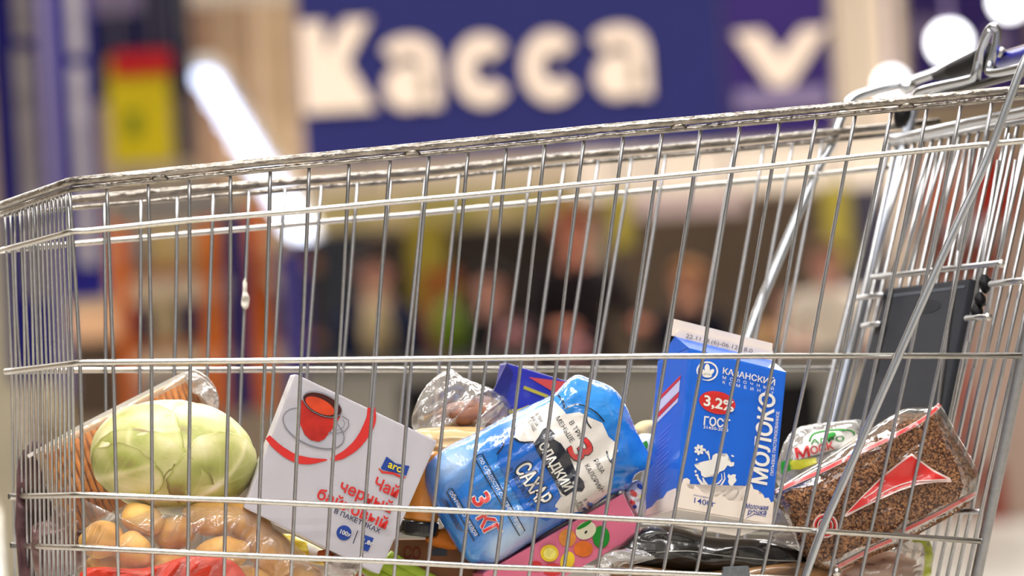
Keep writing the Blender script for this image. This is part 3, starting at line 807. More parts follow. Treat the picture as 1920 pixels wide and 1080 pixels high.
# child seat back panel, slightly in front of the gate
seat = gate.shifted(-.06)
for (x0, y0, x1, y1) in ((1700, 290, 1625, 560), (1722, 285, 1640, 700), (1742, 282, 1672, 520), (1770, 280, 1702, 512), (1800, 276, 1738, 510), (1822, 270, 1760, 760), (1842, 268, 1790, 500), (1852, 268, 1796, 505), (1894, 250, 1778, 800), (1930, 240, 1826, 690), (1752, 283, 1690, 515), (1872, 300, 1815, 640), (1905, 300, 1850, 600)):
    tube('wire', [seat.pt(x0, y0), seat.pt(x1, y1)], .0021, m_wirev, cart, 8)
tube('wire', [seat.pt(1636, 519), seat.pt(1680, 516), seat.pt(1876, 493)], .0032, m_wirev, cart)
tube('wire', [seat.pt(1858, 533), seat.pt(1922, 525)], .0034, m_wirev, cart)
tube('wire', [seat.pt(1606, 559), seat.pt(1656, 553)], .003, m_wirev, cart)
tube('wire', [seat.pt(1618, 611), seat.pt(1650, 607)], .003, m_wirev, cart)
tube('wire', [seat.pt(1812, 597), seat.pt(1855, 593)], .003, m_wirev, cart)
for (x, y) in ((1877, 494), (1922, 526), (1852, 594)):
    ellipsoid('weld', x, y, seat.t(x, y) - .002, 8, 8, .004, 0, m_wire, cart, nz=.3, f=2, seg=10, rings=6)
tube('gate_rod', [seat.pt(1672, 260), seat.pt(1712, 254), seat.pt(1820, 230), seat.pt(1925, 208), seat.pt(2000, 192)], .0052, m_chrome, cart, 10)
# plastic seat flap
fl = seat.shifted(.012)
o = prism('seat_flap', [(1661, 541), (1819, 522), (1752, 860), (1566, 870)], fl, .01, m_flap, cart, .003); o['label'] = 'dark grey plastic child seat flap'
poly('flap_mould', [ell(1738, 575, 26, 12, -10)], fl, M('flap_recess', (42, 44, 50), .5), o, off=.001)
poly('flap_mould', [[(1668, 552), (1810, 534), (1808, 540), (1667, 558)]], fl, M('flap_edge', (88, 92, 100), .5), o, off=.001)
for (x, y, rx, ry) in ((1848, 532, 13, 17), (1838, 562, 11, 15), (1832, 585, 12, 16)):
    ellipsoid('hinge', x, y, seat.t(x, y) + .01, rx, ry, .01, -15, m_black, cart, nz=.25, f=2, seg=14, rings=10)
ellipsoid('hinge', 1692, 214, far.t(1692, 214) - .04, 17, 26, .014, 10, m_black, cart, nz=.15, f=2, seg=14, rings=10)
ellipsoid('hinge', 1700, 160, far.t(1692, 214) - .0, 18, 14, .014, -10, m_chrome, cart, nz=.2, f=2, seg=14, rings=10)

# big side tubes that carry the basket; they bend back at the top towards the handle
nb = near.shifted(-.012)
o = tube('side_tube', smooth_path([nb.pt(*q) for q in ((2040, 20), (1985, 40), (1932, 95), (1895, 180), (1850, 300), (1770, 475), (1690, 655), (1600, 862), (1545, 985), (1508, 1085), (1400, 1380), (1330, 1640))], 4), .0042, m_chrome, cart, 12)
fb = far.shifted(.012)
o = tube('side_tube', smooth_path([fb.pt(*q) for q in ((1762, 133), (1753, 136), (1699, 155), (1629, 172), (1594, 188), (1576, 225), (1560, 268), (1525, 335), (1436, 545), (1399, 643), (1340, 790), (1260, 980), (1190, 1150), (1100, 1420), (1060, 1560))], 4), .0052, m_chrome, cart, 12)
# handle assembly
h0, h1 = P3(1835, 112, fb.t(1835, 112)), None
hp = Plane(P3(1755, 140, fb.t(1755, 140)), (Vector((.34, -1, 0)).cross(Vector((0, 0, 1)))))
tube('grip_cover', [P3(1755, 142, 5.60), P3(1790, 130, 5.56), P3(1838, 113, 5.5), P3(1862, 104, 5.47)], [.005, .009, .012, .013], m_black, cart, 16)['label'] = 'black plastic handle sleeve'
tube('handle_bar', [P3(1872, 116, 5.46), P3(1878, 114, 5.455), P3(2010, 74, 5.25), P3(2200, 14, 5.05)], [.006, .0075, .0075, .0075], M('handle_blue', (14, 26, 150), 0.3, var=.05), cart, 18)['label'] = 'glossy blue push handle'
tube('handle_strip', [P3(1884, 99, 5.45), P3(2010, 60, 5.24), P3(2190, 2, 5.04)], .0025, M('strip_brown', (120, 104, 104), .4, .5), cart, 8)
ellipsoid('handle_clip', 1876, 98, 5.43, 10, 9, .01, -15, m_wire, cart, nz=.35, f=2.5, seg=14, rings=10)
tube('seat_frame_rod', smooth_path([P3(*q) for q in ((1718, 186, 5.50), (1728, 170, 5.49), (1815, 150, 5.44), (1828, 140, 5.43), (1838, 100, 5.43), (1850, 64, 5.42), (1862, 50, 5.41), (1870, 60, 5.41), (1866, 92, 5.41), (1856, 122, 5.41), (1860, 137, 5.40), (1925, 124, 5.33), (2010, 100, 5.25))], 6), .0045, m_chrome, cart, 10)
tube('seat_frame_rod', smooth_path([P3(*q) for q in ((1736, 190, 5.50), (1750, 180, 5.5), (1830, 160, 5.44), (1925, 134, 5.35), (2010, 112, 5.27))], 4), .0045, M('rod_shade', (110, 108, 106), .3, 1.0), cart, 10)  # dark rod added for the shadow under the chrome rod, shade in its colour
tube('seat_frame_rod', smooth_path([P3(*q) for q in ((1832, 160, 5.44), (1836, 120, 5.43), (1843, 84, 5.42), (1858, 56, 5.41))], 4), .0035, m_chrome, cart, 10)
# small bracket on the near side and knob at the tube
o = prism('bracket', [(1356, 1062), (1404, 1060), (1408, 1100), (1352, 1100)], near, .006, M('bracket_zinc', (128, 134, 140), .4, .8, var=.2, scale=200), cart, .002)
o.location = -fwd * .012
ellipsoid('bolt', 1569, 1073, near.t(1569, 1073) - .012, 8, 10, .006, 0, m_wire, cart, nz=.05, seg=14, rings=10)
# chassis and casters, below the frame
an, af = near.pt(1330, 1640, .012), far.pt(1060, 1560, -.012)
zc = .16
fn, ff = Vector((A.x + .05, A.y + .03, zc)), Vector((Dp.x + .05, Dp.y - .03, zc))
rn, rf = Vector((Bb.x + .02, Bb.y, zc)), Vector((Cm.x + .0, Cm.y, zc))
for p, q, s_ in ((fn, rn, an), (ff, rf, af)):
    mid = p.lerp(q, .6); tube('chassis_tube', smooth_path([p, mid, q], 6), .009, m_chrome, cart, 10)
    tube('chassis_tube', [s_, mid], .009, m_chrome, cart, 10)
tube('chassis_tube', [fn, ff], .009, m_chrome, cart, 10); tube('chassis_tube', [rn, rf], .009, m_chrome, cart, 10)
for c_ in (fn, ff, rn, rf):
    ax = Vector((.284, -.959, 0))
    cs = tube('caster', [Vector((c_.x, c_.y, .0625)) - ax * .014, Vector((c_.x, c_.y, .0625)) + ax * .014], .0625, m_black, cart, 28)
    for s_ in (-1, 1):
        tube('caster_fork', [Vector((c_.x, c_.y, .0625)) + ax * .02 * s_, Vector((c_.x, c_.y, .13)) + ax * .02 * s_, c_], .005, m_steel, cs, 8)
settle(cart)
# torn scrap hanging on a far wire
sc_pl = far.shifted(-.01)
sp = Bag([(456, 522), (464, 524), (463, 545), (468, 560), (464, 580), (452, 574), (455, 548)], (460, 552), sc_pl, .004, wr=.002, wf=.1, smooth=3)
o = sp.mesh('paper_scrap', M('scrap_white', (225, 218, 205), .7), None, 10, 32)
tag(o, 'torn white scrap twisted round a far side wire of the cart', 'scrap')

# ------------------------------------------------------------------ groceries
def cv(L, o, s): return [(o[0] + x / s, o[1] + y / s) for x, y in L]
C2 = lambda L: cv(L, (420, 640), 2.454)
C3 = lambda L: cv(L, (740, 640), 2.454)
C4 = lambda L: cv(L, (1140, 600), 2.25)
C5 = lambda L: cv(L, (1440, 640), 2.454)
c1 = lambda f, x, y: f([(x, y)])[0]
def NP(px, py, d, yaw=13.3, lean=0.0):
    """plane d metres behind the basket's near side at that pixel"""
    return PL(px, py, near.t(px, py) + d, yaw, lean)
m_red = M('print_red', (212, 44, 40), .4, var=.04)
m_pw = M('print_white', (236, 232, 224), .4, var=.02)
m_pblue = M('print_blue', (24, 62, 150), .4, var=.04)
m_pnavy = M('print_navy', (20, 30, 66), .4, var=.04)
m_pyel = M('print_yellow', (236, 218, 40), .4, var=.04)
m_pgrn = M('print_green', (40, 140, 50), .5, var=.1, scale=200)

# --- tea box
tp = NP(635, 880, .035, 7, 0)
tea = empty('tea_box', 'white box of black tea bags with a red cup picture, tilted beside the cabbage', 'box')
m_tea = M('tea_card', (194, 190, 198), .42, var=.04, scale=12, coat=.25, bump=.12, bscale=30)
tq = [(554, 701), (820, 827), (711, 1077), (457, 952)]
prism('carton', tq, tp, .062, m_tea, tea, .0018)
e0 = .0009
poly('saucer', [ell(588, 803, 62, 33, 24)], tp, M('saucer_grey', (184, 182, 192), .4), tea, off=e0)
stroke('saucer_rim', ell(588, 803, 61, 32, 24), 1.6, tp, M('glass_grey', (130, 130, 140), .3), tea, off=e0 + .0004, closed=True)
poly('tea_cup', [C2([(352, 268), (346, 330), (352, 385), (372, 430), (400, 455), (435, 462), (462, 450), (485, 420), (512, 385), (535, 345)])], tp, M('tea_red', (200, 44, 34), .3, var=.35, scale=60), tea, off=e0 + .0008)
poly('cup_glass', [ell(604.5, 760, 39, 20, 25)], tp, M('tea_dark', (72, 26, 22), .3), tea, off=e0 + .0012)
poly('tea_surface', [ell(600, 761, 30, 13, 27)], tp, M('tea_bright', (222, 74, 36), .3, var=.2, scale=80), tea, off=e0 + .0016)
stroke('cup_rim', ell(604.5, 758, 39, 20, 25), 1.4, tp, M('glass_grey', (130, 130, 140), .3), tea, off=e0 + .002, closed=True)
stroke('cup_handle', C2([(545, 345), (572, 362), (575, 390), (555, 415), (515, 425), (480, 420)]), 2.0, tp, M('glass_grey', (130, 130, 140), .3), tea, off=e0 + .0012)
stroke('cup_handle', C2([(545, 360), (556, 375), (550, 395), (520, 410)]), 1.4, tp, M('glass_grey', (130, 130, 140), .3), tea, off=e0 + .0012)
stroke('brush_arc', smooth_path([Vector((x, y, 0)) for x, y in C2([(200, 440), (250, 490), (320, 535), (390, 550), (475, 545)])], 5), [10, 11, 12, 13, 13, 14, 14, 15, 15, 15, 15, 15, 15, 15, 14, 13, 11, 9, 6, 4, 2], tp, m_red, tea, off=e0)
stroke('brush_arc', smooth_path([Vector((x, y, 0)) for x, y in C2([(490, 545), (545, 525), (605, 480), (650, 420), (676, 360), (678, 305)])], 5), [2, 6, 9, 10, 12, 13, 13, 14, 15, 16, 16, 17, 17, 18, 18, 19, 20, 20, 20, 20, 19, 18, 17, 16, 15, 15], tp, m_red, tea, off=e0)
poly('logo_flag', [C2([(748, 530), (790, 562), (854, 574), (838, 618), (822, 612), (728, 590), (722, 582)])], tp, m_pblue, tea, off=e0)
text('aro', tp, c1(C2, 752, 578), 24, 20, m_pyel, tea, bold=.02, fitw=28, off=e0 + .0006, eyang=20)
stroke('logo_swash', C2([(712, 585), (728, 602), (780, 608), (822, 628), (838, 626)]), [2, 4, 4, 4, 1], tp, m_red, tea, off=e0)
text('Чай', tp, (698, 913), 24, 29, m_red, tea, bold=.022, fitw=48, eyang=21)
text('черный', tp, (634, 918), 24.4, 29, m_red, tea, bold=.022, fitw=105, eyang=21)
text('байховый', tp, (592, 933), 24.4, 29, m_red, tea, bold=.022, fitw=142, eyang=21)
text('В ПАКЕТИКАХ', tp, (625, 961), 24.4, 12, m_pnavy, tea, bold=.012, fitw=94, eyang=21)
poly('blue_disc', [ell(645, 999, 14, 14)], tp, m_pblue, tea, off=e0)
text('100х', tp, (635, 999), 22, 11.5, m_pw, tea, bold=.02, fitw=21, off=e0 + .0006, eyang=20)
stroke('slash', [(671, 995), (662, 1019)], 1.6, tp, m_pnavy, tea, off=e0)
poly('bag_icon', [[(684, 1003), (701, 1009), (696, 1020), (690, 1034), (677, 1030), (680, 1017)]], tp, m_pblue, tea, off=e0)
text('1,8г', tp, (678, 1016), 22, 11, m_pw, tea, bold=.02, fitw=19, off=e0 + .0006, eyang=20)
settle(tea)

# --- milk carton
mp_ = NP(1370, 820, .045, 17, -2)
m_milkb = M('carton_blue', (14, 100, 214), .38, var=.05, scale=8, coat=.35)
m_milkc = M('carton_cream', (240, 226, 212), .42, var=.03, coat=.25)
milk = empty('milk_carton', 'blue and cream gable top milk carton leaning in the cart', 'carton')
q = [(1293, 652), (1475, 697), (1447, 984), (1267, 952)]
fv = [mp_.pt(*k) for k in q]
E = P3(1207, 972, mp_.t(1267, 952) + .082) - fv[3]
prism('carton_body', q, mp_, 0, m_milkb, milk, .002, E=E)
upv = (fv[0] - fv[3]).normalized(); rtv = (fv[1] - fv[0])
rl = fv[0] + E * .5 + upv * .018; rr_ = fv[1] + E * .5 + upv * .018
# gable slopes and fin
v = [fv[0] + E * .02, fv[1] + E * .02, fv[1] + E * .98, fv[0] + E * .98, rl, rr_]
mk('gable', v, [(0, 1, 5, 4), (3, 4, 5, 2), (0, 4, 3), (1, 2, 5), (0, 3, 2, 1)], m_milkb, milk)
tl = fv[0] + E * .5 - upv * .002
ft = mk('top_fin', [rl - rtv * .03, rr_ + rtv * .005, rr_ + upv * .0165, rl - rtv * .03 + upv * .0165] + [k + E.normalized() * .002 for k in (rl - rtv * .03, rr_ + rtv * .005, rr_ + upv * .0165, rl - rtv * .03 + upv * .0165)],
   [(0, 1, 2, 3), (7, 6, 5, 4), (0, 4, 5, 1), (1, 5, 6, 2), (2, 6, 7, 3), (3, 7, 4, 0)], m_milkc, milk)
ft['label'] = 'cream sealed top edge with a printed date'
finp = Plane(rl, rtv.cross(upv))
# exact fin outline as printed card
poly('fin_face', [[(1269, 648), (1267, 624), (1273, 618), (1449, 658), (1452, 690), (1380, 674), (1330, 662)]], Plane(rl - E.normalized() * .0015, rtv.cross(upv)), m_milkc, milk, off=0, thick=.0012)
text('22.11. 8.(6)-06.12 18.0', Plane(rl - E.normalized() * .003, rtv.cross(upv)), (1285, 633), 13, 11, M('print_grey', (110, 100, 96), .5), milk, fitw=128, off=.0005)
# cream foot of the front
wave = [(1268, 951), (1270, 925), (1273, 912), (1279, 905), (1281, 898), (1288, 896), (1294, 900), (1293, 907), (1287, 908), (1291, 915), (1300, 917), (1303, 908), (1308, 914), (1316, 922), (1330, 927), (1343, 932), (1352, 926), (1358, 932), (1366, 938), (1380, 941), (1392, 938), (1396, 926), (1392, 918), (1398, 911), (1404, 904), (1410, 908), (1413, 917), (1421, 919), (1424, 927), (1430, 926), (1434, 934), (1441, 933), (1446, 942), (1451, 940), (1447, 983)]
poly('cream_splash', [wave], mp_, m_milkc, milk, off=e0)
# left side panel print
lp_ = Plane(fv[0], (fv[3] - fv[0]).cross(E))
m_sred = M('side_red', (206, 40, 60), .4); m_sw = M('side_white', (206, 204, 232), .4)
poly('red_stripe', [C4([(222, 318), (308, 232), (304, 250), (212, 345)])], lp_, m_sred, milk, off=.0009)
poly('white_stripe', [C4([(212, 347), (304, 252), (300, 300), (208, 392)])], lp_, m_sw, milk, off=.0009)
poly('red_stripe', [C4([(208, 394), (300, 302), (297, 325), (203, 420)])], lp_, m_sred, milk, off=.0009)
poly('white_stripe', [C4([(203, 422), (297, 327), (294, 345), (200, 440)])], lp_, m_sw, milk, off=.0009)
for i in range(14):
    y = 430 + i * 19; L_ = 55 - 12 * (i % 3)
    stroke('small_print', C4([(214 - i * 1.6, y + 60), (214 - i * 1.6 + L_, y + 60 - L_ * .95)]), 1.2, lp_, M('side_print', (110, 130, 230), .4), milk, off=.0009)
poly('cream_splash', [[(1209, 968), (1212, 955), (1222, 950), (1232, 938), (1243, 934), (1251, 922), (1262, 917), (1268, 915), (1266, 950)]], lp_, m_milkc, milk, off=.0009)
# front print
stroke('logo_ring', ell(1326, 696, 19, 17, 0, 24, -200, 120), [1, 2, 3, 3, 3, 3, 3, 3, 3, 3, 3, 3, 3, 3, 3, 3, 3, 3, 3, 3, 3, 3, 2, 1.5, 1], mp_, m_pw, milk, off=e0)
for (x, y, rx, ry, a) in ((1326, 691, 5, 9, 0), (1319, 698, 4, 8, -40), (1333, 698, 4, 8, 45), (1326, 704, 9, 4, 5)):
    poly('logo_petal', [ell(x, y, rx, ry, a, 14)], mp_, m_pw, milk, off=e0)
text('КАЗАНСКИЙ', mp_, (1354, 700), 13, 15.5, m_pw, milk, bold=.02, fitw=100, eyang=5)
text('МОЛОЧНЫЙ', mp_, (1354, 710), 13, 8, m_pw, milk, space=2.4, fitw=98, eyang=5)
text('КОМБИНАТ', mp_, (1354, 719), 13, 8, m_pw, milk, space=2.4, fitw=98, eyang=5)
poly('red_oval', [ell(1345, 755, 34.5, 21, 13)], mp_, m_red, milk, off=e0)
text('3,2%', mp_, (1318, 759), 13, 27, m_pw, milk, bold=.03, fitw=57, eyang=5, off=.0016)
text('ГОСТ', mp_, (1318, 796), 8, 22, m_pw, milk, bold=.025, fitw=49, eyang=5)
text('31450-2013', mp_, (1318, 803), 8, 8, m_pw, milk, bold=.01, fitw=47, eyang=5)
text('МОЛОКО', mp_, (1437, 912), -84.5, 40, m_pw, milk, bold=.03, fitw=170, eyang=-79)
text('ПИТЬЕВОЕ ПАСТЕРИЗОВАННОЕ', mp_, (1450, 892), -84.5, 8, m_pw, milk, bold=.01, fitw=120, eyang=-84)
text('масса нетто', mp_, (1300, 929), 12, 4.5, m_pblue, milk, fitw=32, eyang=5)
text('1400г', mp_, (1298, 942), 12, 14.5, m_pblue, milk, bold=.005, fitw=40, eyang=5)
text('Молочная', mp_, (1397, 953), 5, 13, m_pblue, milk, bold=.015, fitw=43, shear=.2)
text('речка', mp_, (1401, 964), 3, 14, m_pblue, milk, bold=.015, fitw=36, shear=.2)
stroke('swash', [(1398, 972), (1415, 964), (1436, 969)], [1, 2, 1], mp_, m_pblue, milk, off=e0)
# milk splash animals, flower and curls
Z = lambda L: cv(L, (1240, 740), 3.86)
cow = [(245, 520), (238, 505), (262, 512), (285, 488), (330, 478), (365, 470), (372, 440), (395, 425), (430, 440), (462, 450), (472, 425), (486, 445), (480, 470), (505, 490), (528, 488), (525, 515), (500, 522), (480, 510), (455, 545), (420, 560), (400, 590), (370, 575), (345, 595), (315, 600), (290, 585), (285, 555), (262, 540)]
poly('milk_figure', [Z(cow)], mp_, m_pw, milk, off=e0)
calf = [(478, 590), (488, 572), (500, 585), (520, 575), (540, 578), (536, 600), (545, 620), (530, 640), (512, 660), (495, 655), (482, 630), (488, 610)]
poly('milk_figure', [Z(calf)], mp_, m_pw, milk, off=e0)
for k in range(7):
    a = k * 51; cx_, cy_ = c1(Z, 275, 398); poly('petal', [ell(cx_ + 6 * math.cos(R(a)), cy_ + 6 * math.sin(R(a)), 4.5, 2.8, a, 10)], mp_, m_pw, milk, off=e0)
for p_, w_ in (([(350, 470), (345, 440), (330, 410)], [2, 3, 7]), ([(262, 575), (265, 605), (290, 640), (325, 662)], [1.5, 4, 5, 2]), ([(300, 600), (310, 630), (335, 655)], [2, 5, 3]), ([(455, 560), (460, 610), (430, 660), (385, 685)], [1, 2.5, 4, 1.5]), ([(435, 570), (440, 610), (415, 640), (392, 648)], [1, 2, 3, 1.5]), ([(520, 655), (500, 700), (470, 725), (440, 735)], [2, 5, 5, 2]), ([(548, 660), (560, 700), (540, 740), (500, 765)], [1, 3, 4, 2]), ([(470, 680), (455, 700), (430, 705)], [1, 3, 1])):
    stroke('milk_curl', smooth_path([Vector((x, y, 0)) for x, y in Z(p_)], 1), w_, mp_, m_pw, milk, off=e0)
for (x, y, r_) in ((315, 400, 2), (322, 415, 1.5), (248, 555, 2.2), (252, 582, 2), (512, 442, 1.6), (522, 446, 1.2), (255, 470, 1.8)):
    a_ = c1(Z, x, y); poly('milk_drop', [ell(a_[0], a_[1], r_, r_ * 1.2, 0, 10)], mp_, m_pw, milk, off=e0)
bq = [fv[3], fv[2], fv[2] + E, fv[3] + E]
vv = [p + upv * .0012 for p in bq] + [p - upv * .0012 for p in bq]
cc = sum(vv, Vector()) / 8
vv = [cc + (p - cc) * 1.004 for p in vv]
mk('carton_foot', vv, [(0, 1, 2, 3), (7, 6, 5, 4), (0, 4, 5, 1), (1, 5, 6, 2), (2, 6, 7, 3), (3, 7, 4, 0)], m_milkc, milk)
settle(milk)

# --- sugar bag
sgo = C3([(138, 600), (160, 548), (250, 478), (365, 425), (540, 332), (730, 242), (780, 190), (835, 152), (900, 172), (1000, 210), (1062, 290), (1112, 410), (1160, 500), (1190, 572), (1110, 610), (1085, 668), (1030, 700), (990, 712), (880, 780), (680, 895), (480, 1022), (400, 1020), (330, 1008), (230, 860), (150, 700)])
sb = Bag(sgo, (985, 885), NP(985, 885, .085, 12, 0), .045, p=4.0, wr=.0035, wf=.022, wdir=-30, wst=2.5, smooth=3, seed=3)
sug = empty('sugar_bag', 'blue plastic sugar bag with white patch and dark name band, in the middle', 'bag')
m_sug = M('sugar_film_blue', (44, 140, 222), .22, var=.25, scale=14, rgb2=(28, 112, 202), coat=.8, bump=.5, bscale=55)
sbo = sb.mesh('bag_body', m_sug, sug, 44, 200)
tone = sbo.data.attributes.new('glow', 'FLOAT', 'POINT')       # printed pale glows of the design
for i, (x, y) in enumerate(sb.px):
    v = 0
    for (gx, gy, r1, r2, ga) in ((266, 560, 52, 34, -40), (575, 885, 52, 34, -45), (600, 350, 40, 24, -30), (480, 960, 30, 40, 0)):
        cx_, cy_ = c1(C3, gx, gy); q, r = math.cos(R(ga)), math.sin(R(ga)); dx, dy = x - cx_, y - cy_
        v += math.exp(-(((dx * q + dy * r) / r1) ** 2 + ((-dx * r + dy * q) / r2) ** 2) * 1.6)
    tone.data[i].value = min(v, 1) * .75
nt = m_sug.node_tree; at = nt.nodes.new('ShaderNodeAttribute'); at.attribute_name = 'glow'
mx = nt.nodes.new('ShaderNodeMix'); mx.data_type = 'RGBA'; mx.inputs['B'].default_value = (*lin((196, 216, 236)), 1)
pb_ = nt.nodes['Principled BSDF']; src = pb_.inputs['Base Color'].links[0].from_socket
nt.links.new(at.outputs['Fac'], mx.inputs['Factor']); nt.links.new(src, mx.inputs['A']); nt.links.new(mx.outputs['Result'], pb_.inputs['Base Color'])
g = 10; e1 = .0016
m_sp = M('sugar_panel', (4, 98, 196), .25, var=.05, coat=.8, bump=.2, bscale=40)
m_sw2 = M('sugar_white', (232, 226, 218), .28, var=.05, coat=.8, bump=.2, bscale=40)
m_sd = M('sugar_dark', (16, 22, 40), .28, var=.05, coat=.8)
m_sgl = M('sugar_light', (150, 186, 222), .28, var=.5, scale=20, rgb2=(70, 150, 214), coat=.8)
m_sr = M('sugar_red', (214, 48, 48), .28, var=.05, coat=.8)
poly('blue_panel', [C3([(495, 450), (480, 500), (475, 560), (520, 640), (600, 780), (700, 830), (745, 800), (760, 740), (800, 710), (690, 560), (640, 470), (545, 460), (520, 430)])], sb, m_sp, sug, off=e1, grid=g)
poly('white_patch', [C3([(728, 268), (760, 300), (790, 335), (850, 325), (900, 352), (955, 375), (985, 440), (1022, 470), (1028, 505), (995, 545), (1000, 600), (985, 695), (890, 780), (800, 790), (745, 788), (738, 755), (765, 715), (805, 705), (700, 560), (645, 468), (585, 466), (552, 440), (556, 400), (590, 360), (650, 320)])], sb, m_sw2, sug, off=e1 + .0004, grid=g)
for (x, y, rx, ry, a) in ((265, 560, 36, 22, -40), (560, 890, 34, 22, -45), (600, 350, 22, 12, -30)):
    p_ = c1(C3, x, y); pass
for L_ in ([(740, 235), (775, 275), (785, 310), (830, 290), (880, 300), (930, 330), (965, 370)], [(885, 330), (885, 370), (905, 400)], [(975, 505), (985, 540), (1000, 560)], [(470, 520), (500, 480), (500, 440)], [(560, 385), (545, 430), (575, 462), (640, 462)]):
    stroke('contour_line', smooth_path([Vector((x, y, 0)) for x, y in C3(L_)], 3), 2.6, sb, m_sd, sug, off=e1 + .0008, grid=g)
poly('name_band', [C3([(682, 405), (705, 392), (738, 425), (732, 450), (765, 470), (800, 520), (838, 610), (870, 645), (875, 672), (862, 692), (820, 690), (790, 712), (770, 700), (735, 640), (690, 570), (655, 505), (640, 470), (662, 440)])], sb, m_sd, sug, off=e1 + .001, grid=g)
text('СЛАДКИЙ', sb, c1(C3, 660, 478), 60, 25, m_pw, sug, bold=.03, fitw=100, off=e1 + .0016, grid=g)
text('САХАР', sb, c1(C3, 548, 585), 57, 44, m_sd, sug, bold=.05, fitw=86, off=e1 + .0008, grid=g)
text('САХАР', sb, c1(C3, 551, 588), 57, 42, m_pw, sug, bold=.02, fitw=83, off=e1 + .0016, grid=g)
text('В ПРОДУКТЕ 1 кг', sb, c1(C3, 520, 590), 58, 12, m_sd, sug, bold=.005, fitw=86, off=e1 + .001, grid=g)
text('3', sb, (1071, 856), 58, 62, m_sd, sug, bold=.05, align='CENTER', xs=1.3, off=e1 + .001, grid=g)
text('3', sb, (1072, 855), 58, 60, m_sr, sug, bold=.03, align='CENTER', xs=1.3, off=e1 + .0016, grid=g)
text('МЕНЬШЕ', sb, c1(C3, 738, 352), 58, 13, m_sd, sug, fitw=54, off=e1 + .001, grid=g)
text('В ТРИ', sb, c1(C3, 800, 372), 58, 13, m_sd, sug, fitw=36, off=e1 + .001, grid=g)
text('РАЗА', sb, c1(C3, 913, 548), 60, 13, m_sd, sug, fitw=29, off=e1 + .001, grid=g)
text('КАЛОРИЙ*', sb, c1(C3, 872, 572), 60, 13, m_sd, sug, fitw=60, off=e1 + .001, grid=g)
for i, (x, y, s_) in enumerate(((645, 335, 'В ТРИ'), (625, 350, 'РАЗА'), (612, 368, 'СЛАЩЕ'))):
    text(s_, sb, c1(C3, x, y), 58, 9, m_sd, sug, fitw=18 + 2 * i, off=e1 + .001, grid=g)
for i, (x, y, s_) in enumerate(((868, 730, 'В ТРИ'), (845, 742, 'РАЗА'), (820, 735, 'СЛАЩЕ'))):
    text(s_, sb, c1(C3, x, y), 60, 9, m_sd, sug, fitw=18 + 3 * i, off=e1 + .001, grid=g)
stroke('print_frame', C3([(383, 522), (403, 518), (600, 872), (575, 895), (372, 545)]), 2, sb, m_sd, sug, off=e1, grid=g, closed=True)
text('по сладости соответствует', sb, c1(C3, 385, 540), 60, 13, m_pw, sug, fitw=156, off=e1 + .0004, grid=g)
stroke('print_frame', C3([(250, 680), (262, 677), (388, 893), (365, 920), (238, 695)]), 2, sb, m_sd, sug, off=e1, grid=g, closed=True)
text('обычного сахара', sb, c1(C3, 250, 695), 59.5, 12.5, m_pw, sug, fitw=95, off=e1 + .0004, grid=g)
text('3', sb, c1(C3, 350, 715), 64, 47, m_pw, sug, bold=.06, off=e1, grid=g, xs=1.1)
text('3', sb, c1(C3, 351, 717), 64, 46, m_sr, sug, bold=.025, off=e1 + .0006, grid=g, xs=1.1)
text('КГ', sb, c1(C3, 372, 805), 62, 42, m_pw, sug, bold=.06, off=e1, grid=g, fitw=46)
text('КГ', sb, c1(C3, 374, 808), 62, 41, m_sr, sug, bold=.025, off=e1 + .0006, grid=g, fitw=43)
for i in range(4):
    stroke('small_print', C3([(212 + i * 9, 720 + i * 5), (288 + i * 9, 865 + i * 4)]), 1.2, sb, m_sd, sug, off=e1, grid=g)
settle(sug)

# --- pink box
pp = NP(1050, 1000, .062, 14, 0)
pk = empty('pink_box', 'pink flat box with fruit pictures under the blue sugar bag', 'box')
m_pink = M('pink_card', (226, 112, 142), .42, var=.05, coat=.25)
prism('carton', [(1168, 925), (1204, 999), (941, 1149), (905, 1076)], pp, .09, m_pink, pk, .0015)
p3 = lambda *L: [(740 + x / 2.454, 640 + y / 2.454) for x, y in L]
def fruit(nm, x, y, rx, ry, a, mat, o_=e0): poly(nm, [ell(*c1(C3, x, y), rx, ry, a, 22)], pp, mat, pk, off=o_)
m_ored = M('fruit_orange', (240, 120, 34), .4, var=.3, scale=90); m_olem = M('fruit_lemon', (240, 204, 40), .4, var=.2, scale=90)
fruit('orange_slice', 795, 905, 16, 17, 0, M('fruit_peach', (240, 150, 60), .4, var=.3, scale=90)); fruit('orange_slice', 868, 955, 18, 15, 0, m_ored, e0 + .0005)
fruit('apple_slice', 880, 870, 20, 16, -30, M('apple_cream', (236, 230, 200), .4), e0 + .0006); fruit('apple_skin', 872, 845, 16, 4, -30, m_pgrn, e0 + .0008); fruit('apple_seed', 880, 878, 2, 3.5, 40, m_sd, e0 + .001)
fruit('green_apple', 950, 900, 16, 21, 0, m_pgrn, e0 + .0004)
fruit('lemon_slice', 712, 975, 17, 16, 0, m_olem, e0 + .0006); fruit('lemon_flesh', 714, 977, 12, 11, 0, M('lemon_flesh', (248, 232, 120), .4, var=.2, scale=150), e0 + .001); fruit('lemon_slice', 795, 1010, 13, 18, 20, m_olem, e0 + .0004)
fruit('berry', 650, 1035, 12, 10, 0, m_sr, e0 + .0004); fruit('berry', 725, 1050, 18, 12, 0, m_sr, e0 + .0004)
settle(pk)

